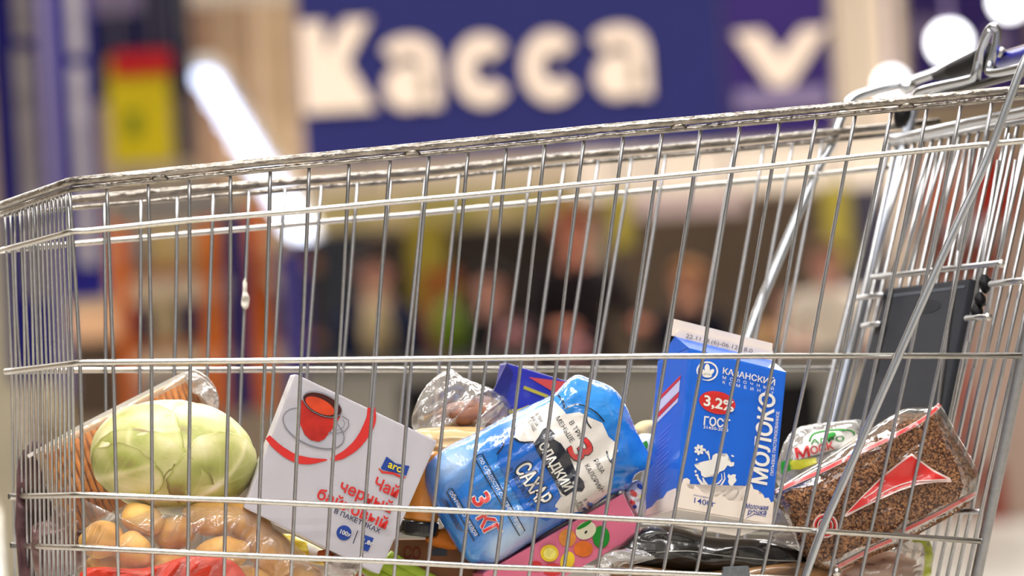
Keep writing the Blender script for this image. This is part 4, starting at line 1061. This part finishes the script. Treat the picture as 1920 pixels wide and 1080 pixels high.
# --- cabbage: a heart wrapped by overlapping leaves
def cabbage():
    root = empty('cabbage', 'round pale green cabbage resting on the bag of potatoes', 'cabbage')
    t = near.t(325, 856) + .115; c = P3(325, 856, t)
    ax, ay, az = 152 * t / F, 105 * t / F, .068
    a = R(4); X = cr * math.cos(a) - cu * math.sin(a); Y = cr * math.sin(a) + cu * math.cos(a); Z_ = -fwd
    def S(d, k): return c + X * (d.x * ax * k) + Y * (d.y * ay * k) + Z_ * (d.z * az * k)
    m = bpy.data.materials.new('cabbage_leaf'); m.use_nodes = True
    nt = m.node_tree; b = nt.nodes['Principled BSDF']; b.inputs['Roughness'].default_value = .42
    b.inputs['Subsurface Weight'].default_value = .15; b.inputs['Subsurface Radius'].default_value = (.01, .012, .004)
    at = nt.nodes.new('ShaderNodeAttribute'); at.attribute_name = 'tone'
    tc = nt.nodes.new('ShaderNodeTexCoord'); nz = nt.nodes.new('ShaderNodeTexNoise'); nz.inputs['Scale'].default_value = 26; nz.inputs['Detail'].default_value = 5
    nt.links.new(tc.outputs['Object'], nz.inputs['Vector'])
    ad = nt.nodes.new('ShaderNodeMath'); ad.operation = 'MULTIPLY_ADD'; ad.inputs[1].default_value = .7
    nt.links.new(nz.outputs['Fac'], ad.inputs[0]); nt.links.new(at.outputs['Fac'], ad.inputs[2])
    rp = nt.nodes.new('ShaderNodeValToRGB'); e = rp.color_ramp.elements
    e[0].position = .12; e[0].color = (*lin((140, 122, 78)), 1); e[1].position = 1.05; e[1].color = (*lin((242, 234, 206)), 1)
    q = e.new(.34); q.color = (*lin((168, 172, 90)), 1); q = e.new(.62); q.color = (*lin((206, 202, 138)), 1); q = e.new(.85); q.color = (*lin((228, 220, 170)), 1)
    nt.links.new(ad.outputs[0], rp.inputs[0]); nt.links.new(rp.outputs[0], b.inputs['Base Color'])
    n2 = nt.nodes.new('ShaderNodeTexNoise'); n2.inputs['Scale'].default_value = 120; nt.links.new(tc.outputs['Object'], n2.inputs['Vector'])
    bp = nt.nodes.new('ShaderNodeBump'); bp.inputs['Strength'].default_value = .25; bp.inputs['Distance'].default_value = .002
    nt.links.new(n2.outputs['Fac'], bp.inputs['Height']); nt.links.new(bp.outputs[0], b.inputs['Normal'])
    def leaf(name, dirv, rho, k0, seed, rib_ang, ext=1.0, lift=.02):
        d0 = Vector(dirv).normalized(); tx = Vector((0, 1, 0)).cross(d0)
        if tx.length < .1: tx = Vector((1, 0, 0))
        tx.normalize(); ty = d0.cross(tx)
        ra = R(rib_ang); rx = tx * math.cos(ra) + ty * math.sin(ra); ry = d0.cross(rx)
        verts = []; tone = []; nr, ns = 34, 90
        for i in range(nr + 1):
            for j in range(ns):
                ph = 2 * math.pi * j / ns
                rim_ = rho * (1 + .10 * noise.noise(Vector((math.cos(ph) * 1.5, math.sin(ph) * 1.5, seed))) + .035 * noise.noise(Vector((math.cos(ph) * 6, math.sin(ph) * 6, seed)))) * (1 + (ext - 1) * abs(math.cos(ph)))
                f = i / nr; r = rim_ * f
                lx, ly = r * math.cos(ph), r * math.sin(ph)
                d = d0 * math.cos(r) + (rx * math.cos(ph) + ry * math.sin(ph)) * math.sin(r)
                # ribs: a thick midrib from one end, side veins leaving it at an angle
                along = lx / rho; wid = .055 * (1 - .55 * (along * .5 + .5)) + .01
                mid = math.exp(-(ly / wid) ** 2) * (1 - .4 * max(0, along))
                sv = abs(ly) * 1.0 - (lx + rho) * .75
                sv2 = math.exp(-((sv % .26 - .13) / .02) ** 2) * (1 - f) ** .4 * (.25 if abs(ly) < .03 else .6)
                edge = max(0, (f - .86) / .14)
                h = .010 * mid + .0035 * sv2 + lift * edge ** 2 * .35 + .012 * noise.noise(Vector((lx * 3, ly * 3, seed + 2)))
                verts.append(S(d, k0 + h))
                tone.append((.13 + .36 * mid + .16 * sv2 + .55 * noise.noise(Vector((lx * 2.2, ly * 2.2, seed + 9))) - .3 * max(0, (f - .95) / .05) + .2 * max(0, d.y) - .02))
        faces = []
        for i in range(nr):
            for j in range(ns):
                p, q_ = i * ns + j, i * ns + (j + 1) % ns; faces.append((p, q_, q_ + ns, p + ns))
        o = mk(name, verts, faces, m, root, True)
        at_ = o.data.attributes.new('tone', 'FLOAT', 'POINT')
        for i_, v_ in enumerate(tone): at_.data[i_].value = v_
        s_ = o.modifiers.new('thickness', 'SOLIDIFY'); s_.thickness = .0012; s_.offset = -1
        return o
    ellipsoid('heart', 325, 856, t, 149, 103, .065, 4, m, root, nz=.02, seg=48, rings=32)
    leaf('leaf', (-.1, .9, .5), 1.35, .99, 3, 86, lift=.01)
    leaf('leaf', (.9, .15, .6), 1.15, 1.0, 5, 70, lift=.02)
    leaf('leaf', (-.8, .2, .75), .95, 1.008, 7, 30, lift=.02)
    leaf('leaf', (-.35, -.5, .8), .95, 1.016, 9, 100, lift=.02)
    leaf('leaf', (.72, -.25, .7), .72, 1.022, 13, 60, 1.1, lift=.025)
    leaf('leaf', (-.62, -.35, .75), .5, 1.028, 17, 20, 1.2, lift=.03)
    settle(root)
cabbage()

# --- wafer straws in a clear pack behind the cabbage
wp = NP(290, 830, .26, 16, 0)
ws = empty('wafer_pack', 'clear pack of orange brown wafer straws behind the cabbage', 'pack')
m_waf = M('wafer_brown', (200, 132, 66), .6, var=.35, scale=60, rgb2=(138, 76, 32), bump=.3, bscale=300)
e_, f_ = Vector((352, 706, 0)), Vector((84, 845, 0))
nst = 26
for i in range(nst):
    p = e_.lerp(f_, i / (nst - 1)); d = (58, 150)
    tube('wafer_straw', [wp.pt(p.x + 4, p.y + 6), wp.pt(p.x + d[0] * .6, p.y + d[1] * .6), wp.pt(p.x + d[0], p.y + d[1])], .0028, m_waf, ws, 8)
prism('straw_tray', [(356, 700), (418, 856), (140, 998), (80, 844)], wp.shifted(.008), .05, M('tray_pale', (214, 190, 160), .6), ws, .002)
wb = Bag([(350, 697), (372, 694), (398, 716), (410, 742), (404, 760), (430, 830), (420, 868), (200, 980), (135, 1000), (90, 930), (74, 856), (84, 840), (200, 776)], (240, 850), wp, .012, p=8, wr=.004, wf=.03, wdir=-30, smooth=2, seed=6, Hb=.06)
m_film = film_mat('clear_film', base=.02, haze=.04, bump=.3)
wb.mesh('clear_wrap', m_film, ws, 20, 90)
stroke('silver_edge', [(52, 856), (150, 800), (348, 699)], 7, wp, M('film_edge', (225, 218, 210), .3), ws, off=.006)
cf = Bag([(345, 702), (360, 697), (385, 710), (408, 736), (410, 765), (398, 772), (370, 745), (352, 730)], (378, 735), wp, .02, wr=.01, wf=.06, seed=4, smooth=2)
cf.mesh('crumpled_end', film_mat('crumpled_film', base=.14, haze=.42, bscale=80), ws, 14, 40)
settle(ws)

# --- potatoes and their bag
m_pot = M('potato_skin', (232, 190, 112), .5, var=.22, scale=26, bump=.2, bscale=140, rgb2=(196, 142, 70))
pots = [(192, 1012, 44, 34, -10), (268, 975, 44, 30, 20), (252, 1034, 40, 34, 60), (328, 1000, 40, 32, -20), (398, 972, 58, 34, 5), (462, 985, 56, 36, 35), (416, 1038, 52, 32, -5), (508, 1036, 54, 40, 45), (318, 1060, 44, 32, 10), (200, 1070, 44, 32, 10), (470, 1092, 50, 32, 0), (572, 1086, 46, 34, 30), (378, 1100, 46, 30, 0)]
where = ['at the far left end', 'under the cabbage at left', 'low, second from the left', 'under the middle of the cabbage', 'topmost, under the right of the cabbage', 'beside the lower left corner of the tea box', 'below the topmost one', 'biggest, at the right end under the tea box', 'low in the middle above the red pouch', 'lowest at the left', 'lowest on the right, beside the red pouch', 'outermost on the right, below the tea box', 'lowest in the middle']
for i, (x, y, rx, ry, a) in enumerate(pots):
    dd = .05 + (.015 if i in (0, 9) else 0) + (.022 if i in (1, 3, 5) else (.02 if i in (4, 7, 11) else .0)) + (.02 if y > 1055 else 0)
    o = ellipsoid('potato', x, y, near.t(x, y) + dd, rx, ry, .022, a, m_pot, None, nz=.12, f=1.6, seed=i, seg=26, rings=18)
    tag(o, 'yellow potato in the clear bag, ' + where[i], 'potato', 'potatoes in the clear bag')
pbp = NP(350, 1020, .075, 13.3, 0)
pb = Bag([(160, 935), (176, 990), (185, 1003), (240, 968), (300, 950), (420, 945), (480, 960), (530, 1000), (575, 1040), (620, 1070), (640, 1110), (600, 1135), (300, 1135), (170, 1110), (152, 1060), (156, 990)], (370, 1050), pbp, .056, p=6, wr=.007, wf=.022, wdir=-52, wst=3.0, smooth=3, seed=12, Hb=.03)
o = pb.mesh('potato_bag', film_mat('potato_film', base=.02, haze=.10, bump=.9, bscale=45, rough=.14, fres=.26, stretch=(5, 1, 1), rot=-50), None, 50, 180, back=False)
tag(o, 'wrinkled clear plastic bag around the potatoes', 'bag')
# red pouch below
m_rp = M('pouch_red', (214, 50, 16), .5, var=.3, scale=14, coat=.1, bump=.3, bscale=40)
rp_ = Bag([(150, 1075), (175, 1062), (235, 1066), (290, 1062), (330, 1048), (380, 1040), (430, 1048), (460, 1078), (468, 1125), (300, 1140), (155, 1125)], (310, 1095), NP(310, 1095, .028, 13.3, 0), .014, p=3, wr=.007, wf=.03, wdir=-50, smooth=3, seed=2, Hb=.015)
o = rp_.mesh('red_pouch', m_rp, None, 24, 90); tag(o, 'crumpled red pouch at the bottom left under the potatoes', 'pouch')
# yellow and white packet, carrot, celery under the tea box
yb_ = Bag([(530, 1000), (560, 1008), (600, 1028), (622, 1042), (615, 1062), (570, 1052), (535, 1030)], (575, 1033), NP(575, 1033, .12), .012, p=3, wr=.003, wf=.05, smooth=2, seed=3)
yo = yb_.mesh('yellow_packet', M('packet_yellow', (236, 214, 60), .35, var=.1, coat=.4), None, 12, 40); tag(yo, 'small yellow and white packet under the tea box', 'packet')
poly('white_patch', [[(575, 1018), (604, 1033), (612, 1046), (580, 1040)]], yb_, m_pw, yo, off=.001, grid=8)
ca = tube('carrot', [near.pt(*q, -.075) for q in ((596, 1036), (606, 1040), (640, 1062), (675, 1090), (700, 1112))], [.002, .006, .008, .007, .002], M('carrot_skin', (206, 112, 70), .55, var=.2, scale=60), None, 14)
tag(ca, 'orange carrot lying below the tea box', 'carrot')
ce = empty('celery', 'light green celery stalks below the right corner of the tea box', 'celery')
m_cel = M('celery_green', (160, 184, 60), .45, var=.25, scale=40, stretch=(1, 1, 4))
for dx, dy, r_ in ((0, 0, .007), (28, -4, .006), (-30, 8, .006)):
    tube('stalk', smooth_path([near.pt(x + dx, y + dy, -.10) for x, y in ((700, 1046), (735, 1068), (790, 1096), (850, 1130))], 4), r_, m_cel, ce, 12)
settle(ce)
cr_w = Bag([(628, 1040), (660, 1052), (676, 1064), (660, 1086), (632, 1098), (612, 1088), (600, 1070)], (640, 1070), NP(640, 1070, .055), .012, wr=.008, wf=.06, seed=9, smooth=2)
o = cr_w.mesh('clear_wrapper', MATS['crumpled_film'], None, 14, 48); tag(o, 'small crumpled clear wrapper right of the potato bag', 'wrapper')

# --- jar lying behind, with black ribbed lid; brown box below
jr = empty('jar', 'orange jar with a black ribbed lid between tea box and sugar bag', 'jar')
jt = near.t(790, 940) + .10
m_or2 = M('jar_orange', (222, 138, 40), .25, var=.2, scale=20, coat=.6)
def cyl(name, p0, p1, rs, mat, parent, seg=28, ribs=0, ra=0):
    p0, p1 = Vector(p0), Vector(p1); pts = [p0.lerp(p1, i / (len(rs) - 1)) for i in range(len(rs))]
    return tube(name, pts, rs, mat, parent, seg)
j0, j1 = P3(806, 845, jt), P3(786, 976, jt); k_ = jt / F
rs = [34, 37, 38, 38, 38, 38, 37, 36, 37, 36, 37, 36, 37, 36, 35]
cyl('jar_body', j0, j1, [r_ * k_ for r_ in rs], m_or2, jr)
lid0, lid1 = P3(786, 976, jt), P3(783, 1004, jt)
cyl('lid', lid0, lid1, [37 * k_, 39 * k_, 38 * k_, 39 * k_, 38 * k_, 39 * k_, 35 * k_], M('lid_black', (18, 18, 18), .2, coat=.5), jr)
settle(jr)
bb = empty('brown_box', 'brown cardboard box with СО print under the jar', 'box')
bp_ = NP(830, 1060, .105, 10)
prism('carton', [(742, 1012), (902, 1012), (905, 1140), (738, 1132)], bp_, .07, M('box_brown', (124, 84, 56), .7, var=.15, scale=20), bb, .0015)
text('СО', bp_, (755, 1046), 4, 30, M('brown_print', (112, 40, 26), .5), bb, bold=.012, fitw=32)
poly('black_bar', [[(810, 1030), (838, 1026), (838, 1042), (810, 1042)]], bp_, m_sd, bb)
settle(bb)
oc = Bag([(795, 1010), (840, 985), (870, 1005), (860, 1030), (820, 1026)], (832, 1008), NP(832, 1008, .10), .01, smooth=2)
o = oc.mesh('orange_packet', M('packet_orange', (188, 104, 30), .5), None, 10, 36); tag(o, 'small orange packet on the brown box', 'packet')

# --- clear bag of buns behind
m_bun = M('bun_brown', (150, 98, 70), .45, var=.4, scale=20, rgb2=(96, 58, 40), coat=.2)
for i, (x, y, rx, ry, a) in enumerate(((868, 778, 52, 26, -6), (915, 768, 44, 24, 12))):
    o = ellipsoid('bun', x, y, near.t(x, y) + .19 + i * .03, rx, ry, .026, a, m_bun, None, nz=.08, seed=i)
    tag(o, 'brown glazed bun in the clear bag, %s one' % ('left', 'right')[i], 'bun', 'buns in the clear bag')
bg = Bag([(772, 800), (778, 762), (800, 722), (835, 695), (850, 693), (868, 708), (905, 722), (945, 740), (960, 765), (962, 792), (930, 812), (860, 816), (800, 822)], (865, 765), NP(865, 765, .205), .036, p=3, wr=.012, wf=.028, wdir=-40, smooth=2, seed=15, Hb=.03)
o = bg.mesh('bun_bag', film_mat('bun_film', base=.12, haze=.22, bump=.9, bscale=34), None, 36, 110); tag(o, 'crumpled clear bag holding brown buns behind the sugar', 'bag')
br = Bag([(775, 812), (810, 802), (870, 800), (920, 806), (935, 840), (900, 880), (830, 900), (790, 880)], (850, 842), NP(850, 842, .16), .035, p=2.5, wr=.004, wf=.03, wdir=0, wst=6, seed=4, smooth=3)
o = br.mesh('bread_bag', M('bread_tan', (206, 168, 112), .4, var=.35, scale=18, stretch=(1, 1, 5), coat=.4), None, 22, 80); tag(o, 'tan bread in a striped wrapper behind the sugar bag', 'bread')

# --- dark blue carton behind
bl = empty('blue_pack', 'dark blue pack with red triangle and yellow band behind the sugar bag', 'pack')
bpl = NP(985, 720, .20, 14)
m_db = M('pack_royal', (40, 42, 168), .35, var=.2, scale=10, coat=.4)
prism('carton', [(950, 680), (1068, 716), (1052, 790), (935, 760)], bpl, .03, m_db, bl, .002)
poly('side_flap', [[(922, 738), (950, 680), (962, 700), (944, 762)]], bpl, M('pack_indigo', (26, 24, 110), .35, coat=.4), bl, off=.003, thick=.002)
poly('red_triangle', [[(991, 707), (1062, 716), (1050, 742)]], bpl, M('tri_red', (216, 76, 66), .4), bl, off=.001)
stroke('yellow_band', [(982, 726), (1028, 744)], 6, bpl, M('band_yellow', (196, 182, 52), .4), bl, off=.001)
stroke('yellow_edge', [(962, 776), (992, 764), (1010, 772)], 9, bpl, m_pyel, bl, off=.001)
settle(bl)
# --- small things between sugar and milk
o = Bag([(1185, 812), (1192, 796), (1210, 788), (1232, 792), (1240, 815), (1215, 822)], (1212, 806), NP(1212, 806, .17), .02, smooth=3).mesh('bread_roll', M('roll_tan', (224, 198, 150), .6, var=.15), None, 10, 36); tag(o, 'small tan roll showing between sugar bag and milk carton', 'roll')
gwb = Bag([(1190, 822), (1215, 812), (1240, 824), (1238, 872), (1205, 880)], (1215, 846), NP(1215, 846, .15), .015, smooth=2)
o = gwb.mesh('white_packet', M('packet_white', (228, 228, 220), .35, coat=.4), None, 10, 36); tag(o, 'white and green packet tip between sugar bag and milk carton', 'packet')
poly('green_patch', [ell(1208, 838, 6, 12, 20)], gwb, m_pgrn, o, off=.001, grid=6)
cw = Bag([(1168, 925), (1182, 905), (1200, 900), (1208, 915), (1212, 950), (1204, 985), (1190, 970)], (1192, 940), NP(1192, 940, .09), .015, p=2.5, wr=.003, wf=.06, smooth=2, seed=8)
o = cw.mesh('sweet_wrapper', M('wrapper_pale', (222, 214, 220), .3, coat=.7), None, 14, 44); tag(o, 'pale sweet wrapper with red and blue marks beside the pink box', 'wrapper')
for x, y, r1, r2, m_ in ((1188, 925, 8, 5, m_sr), (1200, 912, 7, 4, m_pblue), (1186, 942, 6, 4, m_sr), (1190, 950, 4, 4, m_pblue), (1203, 932, 5, 3, m_pyel)):
    poly('colour_mark', [ell(x, y, r1, r2, 40, 12)], cw, m_, o, off=.001, grid=5)

# --- buckwheat bag
bwo = C5([(25, 700), (120, 625), (230, 560), (360, 470), (480, 395), (620, 310), (700, 302), (745, 300), (790, 287), (830, 350), (880, 440), (965, 592), (962, 660), (948, 722), (860, 790), (700, 880), (600, 940), (480, 985), (380, 1030), (300, 1060), (200, 1045), (150, 960), (95, 850), (60, 770)])
bw = Bag(bwo, (1650, 920), NP(1650, 920, .05, 7, 0), .045, Hb=.03, p=4, wr=.003, wf=.02, wdir=-30, smooth=3, seed=21)
bk = empty('buckwheat_bag', 'clear bag of brown buckwheat with red emblem, right of the milk', 'bag')
inner = Bag([((x - 1650) * .98 + 1648, (y - 920) * .965 + 926) for x, y in bwo], (1650, 924), NP(1650, 924, .0525, 7, 0), .043, p=4, wr=.003, wf=.02, wdir=-30, smooth=3, seed=21, Hb=.028)
m_gr = M('buckwheat_grain', (190, 142, 98), .55, var=.5, scale=260, rgb2=(124, 84, 56))
inner.mesh('grain_fill', M('buckwheat_dark', (90, 54, 36), .8, var=.4, scale=300, bump=.6, bscale=400), bk, 30, 120)
gvv = []; gff = []; n_ = 0
while n_ < 5200:
    x = random.uniform(1450, 1840); y = random.uniform(750, 1078)
    dx, dy = x - 1650, y - 924
    if math.hypot(dx, dy) > inner.rad(math.atan2(dy, dx)) * .985: continue
    n_ += 1
    p = inner.pt(x, y, random.uniform(-.0005, .0008)); q_ = len(gvv)
    ax_ = Vector((random.gauss(0, 1), random.gauss(0, 1), random.gauss(0, 1))).normalized(); bx_ = ax_.orthogonal().normalized(); cx_ = ax_.cross(bx_)
    gvv.append(p + ax_ * .0022); gvv.append(p - ax_ * .0017)
    for k in range(3):
        an = 2.094 * k; gvv.append(p + (bx_ * math.cos(an) + cx_ * math.sin(an)) * .0015)
    for k in range(3):
        gff += [(q_, q_ + 2 + k, q_ + 2 + (k + 1) % 3), (q_ + 1, q_ + 2 + (k + 1) % 3, q_ + 2 + k)]
go = mk('grains', gvv, gff, m_gr, bk); go['kind'] = 'stuff'
bw.mesh('clear_wrap', film_mat('grain_film', base=.02, haze=.02, bump=.3, bscale=30, rough=.1), bk, 40, 160)
m_br = M('emblem_red', (204, 40, 36), .3, var=.04, coat=.5); m_bwht = M('emblem_white', (222, 196, 190), .3, coat=.5)
def SP(L, k=4): return [(v.x, v.y) for v in smooth_path([Vector((x, y, 0)) for x, y in L], k)]
def st2(L, w_, m_, off_): stroke('red_line' if m_ is m_br else 'white_line', SP(C5(L)), w_, bw, m_, bk, off=off_, grid=8)
for L in ([(18, 700), (110, 655), (230, 603), (380, 530), (540, 455), (690, 375), (745, 335), (792, 290)], [(610, 878), (700, 835), (800, 785), (900, 730), (955, 700)], [(320, 1038), (420, 985), (500, 945), (570, 915)]):
    st2(L, 8.5, m_bwht, .0012); st2(L, 6, m_br, .0016)
em = [(345, 805), (430, 715), (520, 625), (600, 560), (660, 515), (700, 545), (760, 590), (840, 630), (845, 648), (780, 648), (690, 660), (600, 690), (480, 745), (400, 785), (360, 808)]
poly('red_emblem', [C5(em)], bw, m_bwht, bk, off=.0012, grid=8)
em2 = [(363, 792), (440, 712), (525, 630), (605, 566), (660, 526), (700, 556), (760, 600), (826, 634), (770, 638), (690, 650), (600, 680), (480, 735), (400, 775)]
poly('red_emblem', [C5(em2)], bw, m_br, bk, off=.0018, grid=8)
stroke('white_line', SP(C5([(470, 735), (560, 680), (650, 648), (730, 640), (820, 636)])), 2.2, bw, m_bwht, bk, off=.0024, grid=8)
stroke('white_line', SP(C5([(440, 722), (490, 690), (540, 640)])), 1.5, bw, m_bwht, bk, off=.0024, grid=8)
for r_, w_, m_ in ((22, 3, m_bwht), (19, 3.5, m_br), (14, 2, m_bwht), (11, 3.2, m_br), (5, 4, m_bwht)):
    cx_, cy_ = c1(C5, 264, 848); stroke('round_mark', ell(cx_, cy_, r_, r_ * .98), w_, bw, m_, bk, off=.002, grid=8, closed=True)
settle(bk)

# --- frozen pack behind it
mo = Bag([(1455, 905), (1470, 830), (1500, 800), (1560, 792), (1612, 786), (1632, 800), (1640, 850), (1600, 900), (1500, 930)], (1548, 855), NP(1548, 855, .21), .03, p=3, wr=.006, wf=.03, wdir=-20, smooth=2, seed=31)
mk_ = empty('frozen_pack', 'clear pack with white label and green yellow strip behind the buckwheat', 'pack')
mo.mesh('clear_wrap', film_mat('pack_film', base=.12, haze=.35, bump=.8, bscale=40), mk_, 24, 80)
moi = Bag([(1465, 905), (1480, 840), (1510, 812), (1570, 805), (1615, 806), (1628, 850), (1590, 890), (1500, 920)], (1548, 860), NP(1548, 860, .215), .026, p=3, smooth=2)
moi.mesh('contents', M('frozen_grey', (150, 148, 140), .6, var=.3, scale=30), mk_, 14, 50)
poly('label', [C5([(108, 495), (160, 470), (165, 440), (210, 410), (300, 402), (390, 405), (410, 430), (420, 470), (300, 500), (230, 520), (130, 545)])], mo, m_pw, mk_, off=.0015, grid=8)
stroke('green_arc', SP(C5([(190, 462), (210, 425), (290, 408), (380, 410), (400, 430)])), 3, mo, m_pgrn, mk_, off=.0025, grid=8)
poly('leaf_mark', [ell(*c1(C5, 285, 432), 12, 5, -20, 14)], mo, m_pgrn, mk_, off=.0025, grid=8)
text('АГРО', mo, c1(C5, 196, 472), -6, 12, m_pgrn, mk_, bold=.02, fitw=64, off=.0025, grid=8)
text('М', mo, c1(C5, 125, 540), -10, 27, m_red, mk_, bold=.03, fitw=26, off=.003, grid=8)
text('ОСК', mo, c1(C5, 198, 520), -14, 19, m_red, mk_, bold=.025, fitw=44, off=.003, grid=8)
poly('yellow_strip', [C5([(100, 550), (220, 535), (225, 560), (150, 590), (105, 590)])], mo, M('strip_yellow', (214, 210, 50), .35, coat=.4), mk_, off=.0012, grid=8)
poly('green_strip', [C5([(60, 555), (105, 540), (112, 590), (60, 610)])], mo, m_pgrn, mk_, off=.0012, grid=8)
settle(mk_)

# --- dark tray under the milk, bag at the lower right
dt = empty('dark_pouch', 'glossy black pouch lying under the milk carton', 'pouch')
db = Bag([(1136, 1062), (1165, 1020), (1205, 990), (1260, 986), (1330, 1006), (1400, 1010), (1450, 1014), (1512, 1040), (1500, 1066), (1420, 1074), (1300, 1072), (1220, 1068)], (1310, 1040), NP(1310, 1040, .06, 14), .03, p=2.5, wr=.006, wf=.025, wdir=10, wst=4, smooth=3, seed=41)
db.mesh('pouch_body', M('pouch_black', (26, 22, 20), .22, var=.5, scale=30, coat=.7, bump=.4, bscale=40), dt, 30, 110)
stroke('seam_light', SP([(1230, 1036), (1290, 1033), (1350, 1041), (1440, 1050), (1500, 1052)]), 2, db, M('seam_grey', (150, 146, 140), .3), dt, off=.0012, grid=8)
settle(dt)
tb = Bag([(1140, 1090), (1150, 1050), (1230, 1064), (1320, 1072), (1420, 1060), (1520, 1052), (1560, 1070), (1560, 1130), (1150, 1130)], (1350, 1096), NP(1350, 1096, .045, 14), .02, p=4, wr=.004, wf=.03, smooth=2, seed=44)
o = tb.mesh('tan_packet', M('packet_bronze', (146, 106, 66), .35, var=.55, scale=24, rgb2=(60, 44, 32), coat=.5, stretch=(1, 1, 3)), None, 20, 90); tag(o, 'bronze brown packet at the bottom under the black pouch', 'packet')
fw_ = Bag([(1112, 1080), (1122, 1050), (1150, 1032), (1200, 1030), (1240, 1045), (1190, 1058), (1150, 1068), (1145, 1085)], (1145, 1058), NP(1145, 1058, .035), .008, wr=.006, wf=.05, smooth=2, seed=51)
o = fw_.mesh('clear_wrapper', MATS['crumpled_film'], None, 14, 50); tag(o, 'crumpled clear film between the pink box and black pouch', 'wrapper')
sbp = Bag([(1560, 1062), (1600, 1040), (1640, 1030), (1700, 1004), (1740, 1010), (1748, 1050), (1735, 1100), (1650, 1125), (1570, 1120)], (1655, 1070), NP(1655, 1070, .08), .03, p=3, wr=.008, wf=.03, smooth=2, seed=61)
sl_ = empty('fillet_bag', 'clear bag with yellow green edge under the buckwheat bag', 'bag')
sbp.mesh('clear_wrap', film_mat('fillet_film', base=.08, haze=.15, bump=.8, bscale=34), sl_, 22, 80)
ellipsoid('contents', 1650, 1072, near.t(1650, 1072) + .085, 72, 34, .02, -8, M('fillet_pink', (196, 150, 124), .5, var=.3, scale=30), sl_, nz=.15)
stroke('green_edge', SP([(1712, 1008), (1736, 1016), (1742, 1050), (1730, 1092), (1680, 1098)]), 14, sbp, M('edge_lime', (190, 200, 60), .35, coat=.4), sl_, off=.001, grid=8)
settle(sl_)
mb_ = Bag([(1446, 985), (1460, 930), (1478, 960), (1500, 1000), (1512, 1040), (1480, 1030), (1450, 1018)], (1474, 1000), NP(1474, 1000, .10), .01, wr=.008, wf=.05, smooth=2, seed=71)
o = mb_.mesh('clear_wrapper', MATS['crumpled_film'], None, 14, 50); tag(o, 'crumpled clear film between milk carton and buckwheat bag', 'wrapper')
fb_ = Bag([(60, 985), (90, 975), (150, 905), (172, 960), (190, 1000), (170, 1050), (100, 1090), (64, 1070)], (120, 1010), PL(120, 1010, 5.27, 20), .02, wr=.01, wf=.03, smooth=2, seed=81)
o = fb_.mesh('foil_wrap', M('foil_mauve', (150, 116, 112), .35, .3, var=.5, scale=20, bump=.5, bscale=40), None, 20, 70); tag(o, 'crumpled mauve brown wrapping inside the front panel of the basket', 'wrapper')
fc_ = Bag([(32, 880), (44, 846), (66, 822), (100, 850), (138, 900), (142, 1060), (120, 1090), (36, 1088)], (88, 960), PL(88, 960, 5.318, 20), .010, wr=.01, wf=.03, smooth=2, seed=83)
o = fc_.mesh('wrapped_pack', M('wrap_dark', (104, 76, 78), .5, .0, rgb2=(44, 32, 36), var=.6, scale=14, bump=.4, bscale=40), None, 16, 60); tag(o, 'dark brown wrapped pack at the front corner of the basket', 'pack')
